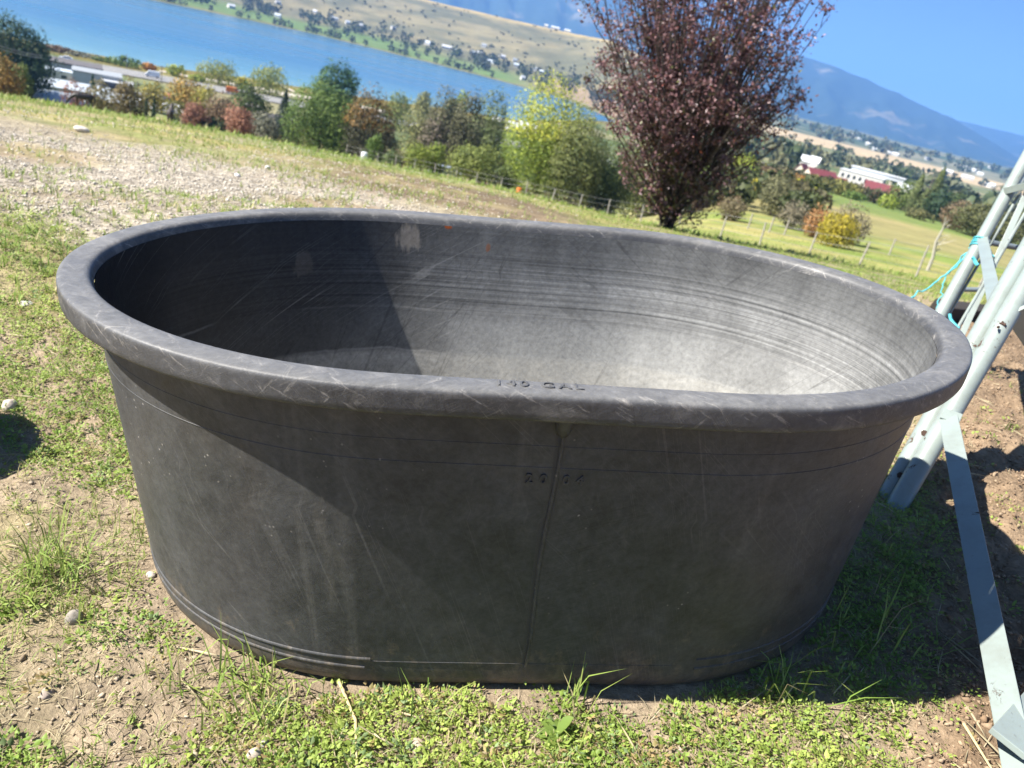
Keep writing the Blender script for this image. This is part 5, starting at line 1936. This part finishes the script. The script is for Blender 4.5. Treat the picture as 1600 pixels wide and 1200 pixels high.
def vehicle(label, paint, loc, rz, group, van=False):
    root = empty('van' if van else 'car', loc, rz)
    tag(root, label, 'van' if van else 'car', group)
    if van:
        body = [(-2.6, .35), (2.45, .35), (2.6, .7), (2.5, 1.05), (1.9, 1.35), (1.45, 2.15), (1.2, 2.3), (-2.5, 2.3), (-2.6, 2.15)]
        W_, wb = 1.95, 1.65
        win = [(1.86, 1.38), (1.48, 2.0), (.75, 2.0), (.75, 1.38)]
    else:
        body = [(-2.2, .3), (2.15, .3), (2.25, .55), (2.15, .82), (1.15, .98), (.45, 1.45), (-1.2, 1.47), (-1.85, 1.02), (-2.22, .95)]
        W_, wb = 1.8, 1.35
        win = [(.95, 1.0), (.40, 1.38), (-1.15, 1.40), (-1.65, 1.02)]
    extrude_profile(body, W_, .16).build('body', M[paint], root, bevel=.05)
    extrude_profile(win, W_ + .04, .16).build('window', M['pane'], root)
    if not van:
        MB().add([(1.10, -.68, 1.0), (1.10, .68, 1.0), (.50, .60, 1.42), (.50, -.60, 1.42), (1.13, -.68, 1.02), (1.13, .68, 1.02), (.54, .60, 1.44), (.54, -.60, 1.44)], [(0, 1, 2, 3), (4, 7, 6, 5), (0, 4, 5, 1), (2, 6, 7, 3), (1, 5, 6, 2), (0, 3, 7, 4)]).build('windscreen', M['pane'], root)
    for x in (-wb, wb):
        for s_ in (-1, 1):
            MB().tube([(x, s_ * (W_ / 2 - .16), .33), (x, s_ * (W_ / 2 + .03), .33)], .33, 14).build('wheel', M['tyre'], root)
    for s_ in (-1, 1):
        MB().box((2.2 if not van else 2.56, s_ * W_ * .36, .68), (.12, .34, .16)).build('headlight', M['lamp_glass'], root)
    return root


g = gp(103, 96, 352)
vehicle('white car driving on the highway at far left', 'white_paint', g + [0, 0, .36], rz_of(103, 96, math.pi), 'vehicles on the highway')
g = gp(238, 126, 345)
vehicle('white van driving on the highway above the cedars', 'white_paint', g + [0, 0, .36], rz_of(238, 126, math.pi), 'vehicles on the highway', True)
g = gp(363, 155, 341)
vehicle('orange van on the highway below the lakeside willow', 'orange_paint', g + [0, 0, .36], rz_of(363, 155), 'vehicles on the highway', True)
car0 = None
for k, (u, v, r, paint, lab) in enumerate([(221, 164, 262, 'white_paint', 'white parked car nearest the olive brown tree'), (233, 160, 274, 'silver_paint', 'silver parked car above the left cedar'), (246, 158, 280, 'white_paint', 'white parked car above the right cedar'), (259, 160, 278, 'blue_paint', 'dark blue parked car right of the cedars'), (261, 167, 264, 'white_paint', 'white parked car below the dark blue one'), (264, 153, 290, 'red_paint', 'red parked car behind the dark blue one'), (282, 170, 262, 'white_paint', 'white parked car beside the rusty brown bush'), (297, 169, 268, 'silver_paint', 'silver parked car above the rusty brown bush'), (288, 176, 250, 'white_paint', 'white parked car lowest in the car park')]):
    g = gp(u, v, r) + np.array([0, 0, .16])
    rzk = rz_of(u, v, .9 + .2 * (k % 3))
    vehicle(lab, paint, g, rzk, 'cars in the car park')
g = gp(698, 276, 92)
vehicle('silver car parked just over the crest by the fence', 'silver_paint', g + [0, 0, .02], rz_of(698, 276, .3), 'cars beyond the crest')


def barrel(label, u, v, r, colr, h=.9, rad=.3):
    g = gp(u, v, r)
    zs = [0, .05, .3, .33, .36, .6, .63, .66, .92, .97, 1.0]
    rs = [.92, 1, 1, 1.06, 1, 1, 1.06, 1, 1, .95, .6]
    mb = MB().tube([(0, 0, z * h) for z in zs], [q * rad for q in rs], 16)
    o = mb.build('barrel', M[colr], None, smooth=True)
    o.location = g
    tag(o, label, 'barrel', 'barrels along the fence')


barrel('white barrel behind the crest fence', 569, 244, 80, 'white_paint', .9, .3)
barrel('orange red barrel under the yellow cottonwood', 811, 297, 86, 'orange_paint', .8, .28)

# ------------------------------------------------------------------ utility poles and lines
def pole(label, u, vb, vt, r, arm=True):
    top = at(u, vt, r)
    g = np.array([top[0], top[1], float(height(top[0], top[1]))])
    root = empty('utility_pole', g)
    tag(root, label, 'utility pole', 'utility poles')
    h = top[2] - g[2]
    MB().tube([(0, 0, -.5), (0, 0, h)], [.17, .11], 8).build('mast', M['pole_wood'], root, smooth=True)
    if arm:
        MB().box((0, 0, h - .6), (2.4, .14, .16), [[math.cos(.4), -math.sin(.4), 0], [math.sin(.4), math.cos(.4), 0], [0, 0, 1]]).build('crossarm', M['pole_wood'], root)
        for x in (-1, 0, 1):
            MB().tube([(x * math.cos(.4), x * math.sin(.4), h - .52), (x * math.cos(.4), x * math.sin(.4), h - .25)], .05, 6).build('insulator', M['lamp_glass'], root)
    return root


pole('grey lamp pole standing at the lake side of the highway', 198, 113, 84, 362, False)
pole('dark utility pole beside the white van on the highway', 253, 140, 102, 332)
pole('short dark pole by the white roofed shop', 215, 150, 127, 262)
pole('thin grey pole right of the large willow', 367, 147, 132, 350, False)
pole('utility pole in front of the round dark green tree', 395, 178, 160, 150)
pole('white lattice style pole in the tan valley field', 1290, 247, 217, 1450, False)
a_, b_ = at(-60, 54, 190), at(66, 91, 220)
pl = empty('power_line', (a_ + b_) / 2)
tag(pl, 'pair of slack power cables crossing the dark pine', 'power line')
for off in (0, .55):
    MB().tube([p - (a_ + b_) / 2 for p in sag(a_ + [0, 0, off], b_ + [0, 0, off], .6, 12, .0)], .07, 5).build('cable', M['wire'], pl, smooth=True)


# ------------------------------------------------------------------ horses
def horse(label, u, v, r, rz, coat, scale=1.0, graze=True):
    T_ = [([(-.88, 0, 1.20), (-.72, 0, 1.24), (-.35, 0, 1.20), (.10, 0, 1.15), (.50, 0, 1.20), (.76, 0, 1.22)], [.14, .30, .33, .35, .32, .18])]
    if graze:
        T_ += [([(.55, 0, 1.28), (.92, 0, 1.06), (1.20, 0, .76)], [.25, .18, .13]), ([(1.17, 0, .82), (1.36, 0, .50), (1.50, 0, .22)], [.13, .12, .075])]
        pol = np.array([1.16, 0, .88])
        mane = [(.55, 0, 1.52), (.92, 0, 1.25), (1.18, 0, .92)]
    else:
        T_ += [([(.55, 0, 1.30), (.86, 0, 1.62), (1.04, 0, 1.88)], [.25, .18, .13]), ([(.98, 0, 1.90), (1.26, 0, 1.72), (1.50, 0, 1.50)], [.13, .12, .075])]
        pol = np.array([.98, 0, 2.0])
        mane = [(.50, 0, 1.52), (.74, 0, 1.78), (.96, 0, 2.0)]
    for s_ in (-1, 1):
        T_ += [([(.50, .15 * s_, 1.02), (.53, .15 * s_, .55), (.50, .15 * s_, .28), (.52, .15 * s_, .03)], [.15, .08, .055, .065]),
               ([(-.66, .16 * s_, 1.12), (-.60, .16 * s_, .80), (-.80, .16 * s_, .50), (-.74, .16 * s_, .12), (-.70, .16 * s_, .03)], [.22, .15, .075, .055, .065]),
               ([pol + [0, .06 * s_, 0], pol + [-.02, .09 * s_, .15]], [.045, .015])]
    mb = MB()
    for pts_, rad_ in T_:
        mb.tube(pts_, rad_, 12)
    me = bpy.data.meshes.new('horse')
    me.from_pydata(mb.v, [], mb.f)
    o = bpy.data.objects.new('horse', me)
    COL.objects.link(o)
    rm = o.modifiers.new('merge', 'REMESH')
    rm.mode = 'VOXEL'
    rm.voxel_size = .035
    sm_ = o.modifiers.new('smooth', 'SMOOTH')
    sm_.factor = .5
    sm_.iterations = 5
    dg = bpy.context.evaluated_depsgraph_get()
    m2 = bpy.data.meshes.new_from_object(o.evaluated_get(dg))
    COL.objects.unlink(o)
    bpy.data.objects.remove(o)
    m2.name = 'horse'
    m2.materials.clear()
    g = gp(u, v, r)
    root = link('horse', m2, M[coat], smooth=True)
    root.location = g
    root.rotation_euler = (0, 0, rz)
    root.scale = (scale, scale, scale * .92)
    tag(root, label, 'horse')
    tl = MB().tube([(-.86, 0, 1.38), (-1.0, 0, 1.15), (-1.02, .02, .8), (-.98, .02, .5)], [.05, .075, .07, .02], 8).build('tail', M[coat], root, smooth=True)
    MB().tube(mane, [.05, .07, .05], 8).build('mane', M[coat], root, smooth=True)
    return root


horse('black horse grazing on the brow before the white roofs', 130, 163, 84, math.pi - math.radians(azr(130, 163)[0]), 'horse_coat', .92)
horse('dark brown horse standing on the brow beside the brown bushes', 266, 186, 78, math.pi * .62, 'bay_coat', .85, False)


# ------------------------------------------------------------------ distant woods (seen only as masses)
def woods(name, label, items, seed, per=26, lf=.42):
    rg = np.random.default_rng(seed)
    P_, C_, S_ = [], [], []
    for (x, y, w, h, c) in items:
        z = float(height(x, y))
        v = unit(rg.normal(0, 1, (per, 3)))
        q = rg.uniform(.3, 1, per) ** .5
        pt = np.array([x, y, z + h * .5]) + v * q[:, None] * np.array([w / 2, w / 2, h / 2])
        P_.append(pt)
        C_.append(np.array(c) * rg.uniform(.6, 1.35, (per, 1)))
        S_.append(np.full(per, w * lf))
    P_ = np.concatenate(P_)
    C_ = np.concatenate(C_)
    S_ = np.concatenate(S_)
    n = len(P_)
    d = unit(rg.normal(0, 1, (n, 3)))
    s = unit(np.cross(d, rg.normal(0, 1, (n, 3))))
    V, F = leaf_mesh(P_ - d * S_[:, None] * .5, d, s, S_, S_ * .8, .2)
    o = mesh_np(name, V, F, M['leaf'], col=np.repeat(C_, 4, 0))
    tag(o, label, None, kind='stuff')


rg = np.random.default_rng(9)
it = []
for k in range(1500):
    a = rg.uniform(-34, 6)
    rf_ = float(shore_far(a))
    t = rg.uniform()
    if t < .12:
        d_ = rg.uniform(8, 30)
        w = rg.uniform(5, 9)
        if fbm(a * 1.1, 0, 3, 6) < .5:
            continue
    elif t < .45:
        d_ = rg.normal(210, 60)
        w = rg.uniform(7, 13)
        if fbm(a * .8, 3, 3, 4) < .40 + .2 * rg.uniform():
            continue
    else:
        d_ = rg.uniform(300, 880)
        w = rg.uniform(3, 7)
        if fbm(a * .9, d_ * .012, 4, 14) < .54 - .06 * rg.uniform():
            continue
    r = rf_ + d_
    c = [(.06, .085, .05), (.075, .095, .05), (.09, .10, .06), (.08, .09, .065)][int(rg.integers(0, 4))]
    if t > .45:
        c = tuple(np.array(c) * .8 + np.array([.055, .05, .032]))
    it.append((r * math.sin(math.radians(a)), r * math.cos(math.radians(a)), w, w * (1.1 if t < .45 else .6), c))
woods('woods', 'dark tree belts and brush on the slope across the lake', it, 31, 20)
it = []
for k in range(620):
    a = rg.uniform(6, 36)
    r = 400 * (1380 / 400) ** rg.uniform() if k % 4 else rg.uniform(1980, 2900)
    if k % 4 and (fbm(a * .7, math.log(r) * 9, 3, 19) < .42 or (17.5 < a < 24 and r < 640)):
        continue
    w = rg.uniform(7, 14) * (1 if r < 1500 else 1.8)
    c = [(.07, .095, .045), (.11, .12, .06), (.14, .14, .07), (.06, .08, .05)][int(rg.integers(0, 4))]
    it.append((r * math.sin(math.radians(a)), r * math.cos(math.radians(a)), w, w * .95, c))
woods('woods', 'orchard and tree rows across the valley floor', it, 32, 20)
it = []
for k in range(260):
    a = rg.uniform(-40, 4)
    r = rg.uniform(140, 325)
    w = rg.uniform(2.5, 5.5)
    c = [(.07, .085, .03), (.12, .10, .05), (.15, .13, .05), (.05, .065, .03), (.16, .09, .05)][int(rg.integers(0, 5))]
    if a < -25 and (r > 200 or a < -28):
        continue
    it.append((r * math.sin(math.radians(a)), r * math.cos(math.radians(a)), w, w * .8, c))
woods('undergrowth', 'mixed autumn undergrowth filling the slope below the brow', it, 33, 90, .22)

it = []
for k in range(420):
    a = rg.uniform(8, 21)
    r = rg.uniform(85, 330)
    if (a > 17.5 and r < 250) or fbm(a * .9, r * .02, 3, 87) < .40:
        continue
    w = rg.uniform(2.5, 6)
    c = [(.08, .095, .035), (.12, .11, .055), (.16, .15, .05), (.06, .075, .03), (.15, .10, .06)][int(rg.integers(0, 5))]
    it.append((r * math.sin(math.radians(a)), r * math.cos(math.radians(a)), w, w * .8, c))
woods('undergrowth', 'tangled autumn brush between the plum tree and the red roofs', it, 34, 150, .17)

# ------------------------------------------------------------------ haze
hz = MB().box((0, 0, 520 - 22.5), (30400, 30400, 1085)).build('haze', None)
m = bpy.data.materials.new('haze')
m.use_nodes = True
nt = m.node_tree
nt.nodes.remove(nt.nodes['Principled BSDF'])
pv = nt.nodes.new('ShaderNodeVolumePrincipled')
pv.inputs['Color'].default_value = (.20, .44, .95, 1)
pv.inputs['Density'].default_value = 1.1e-4
pv.inputs['Anisotropy'].default_value = .1
nt.links.new(pv.outputs[0], nt.nodes['Material Output'].inputs['Volume'])
hz.data.materials.append(m)
tag(hz, 'thin blue haze in the air over the valley', None, kind='stuff')
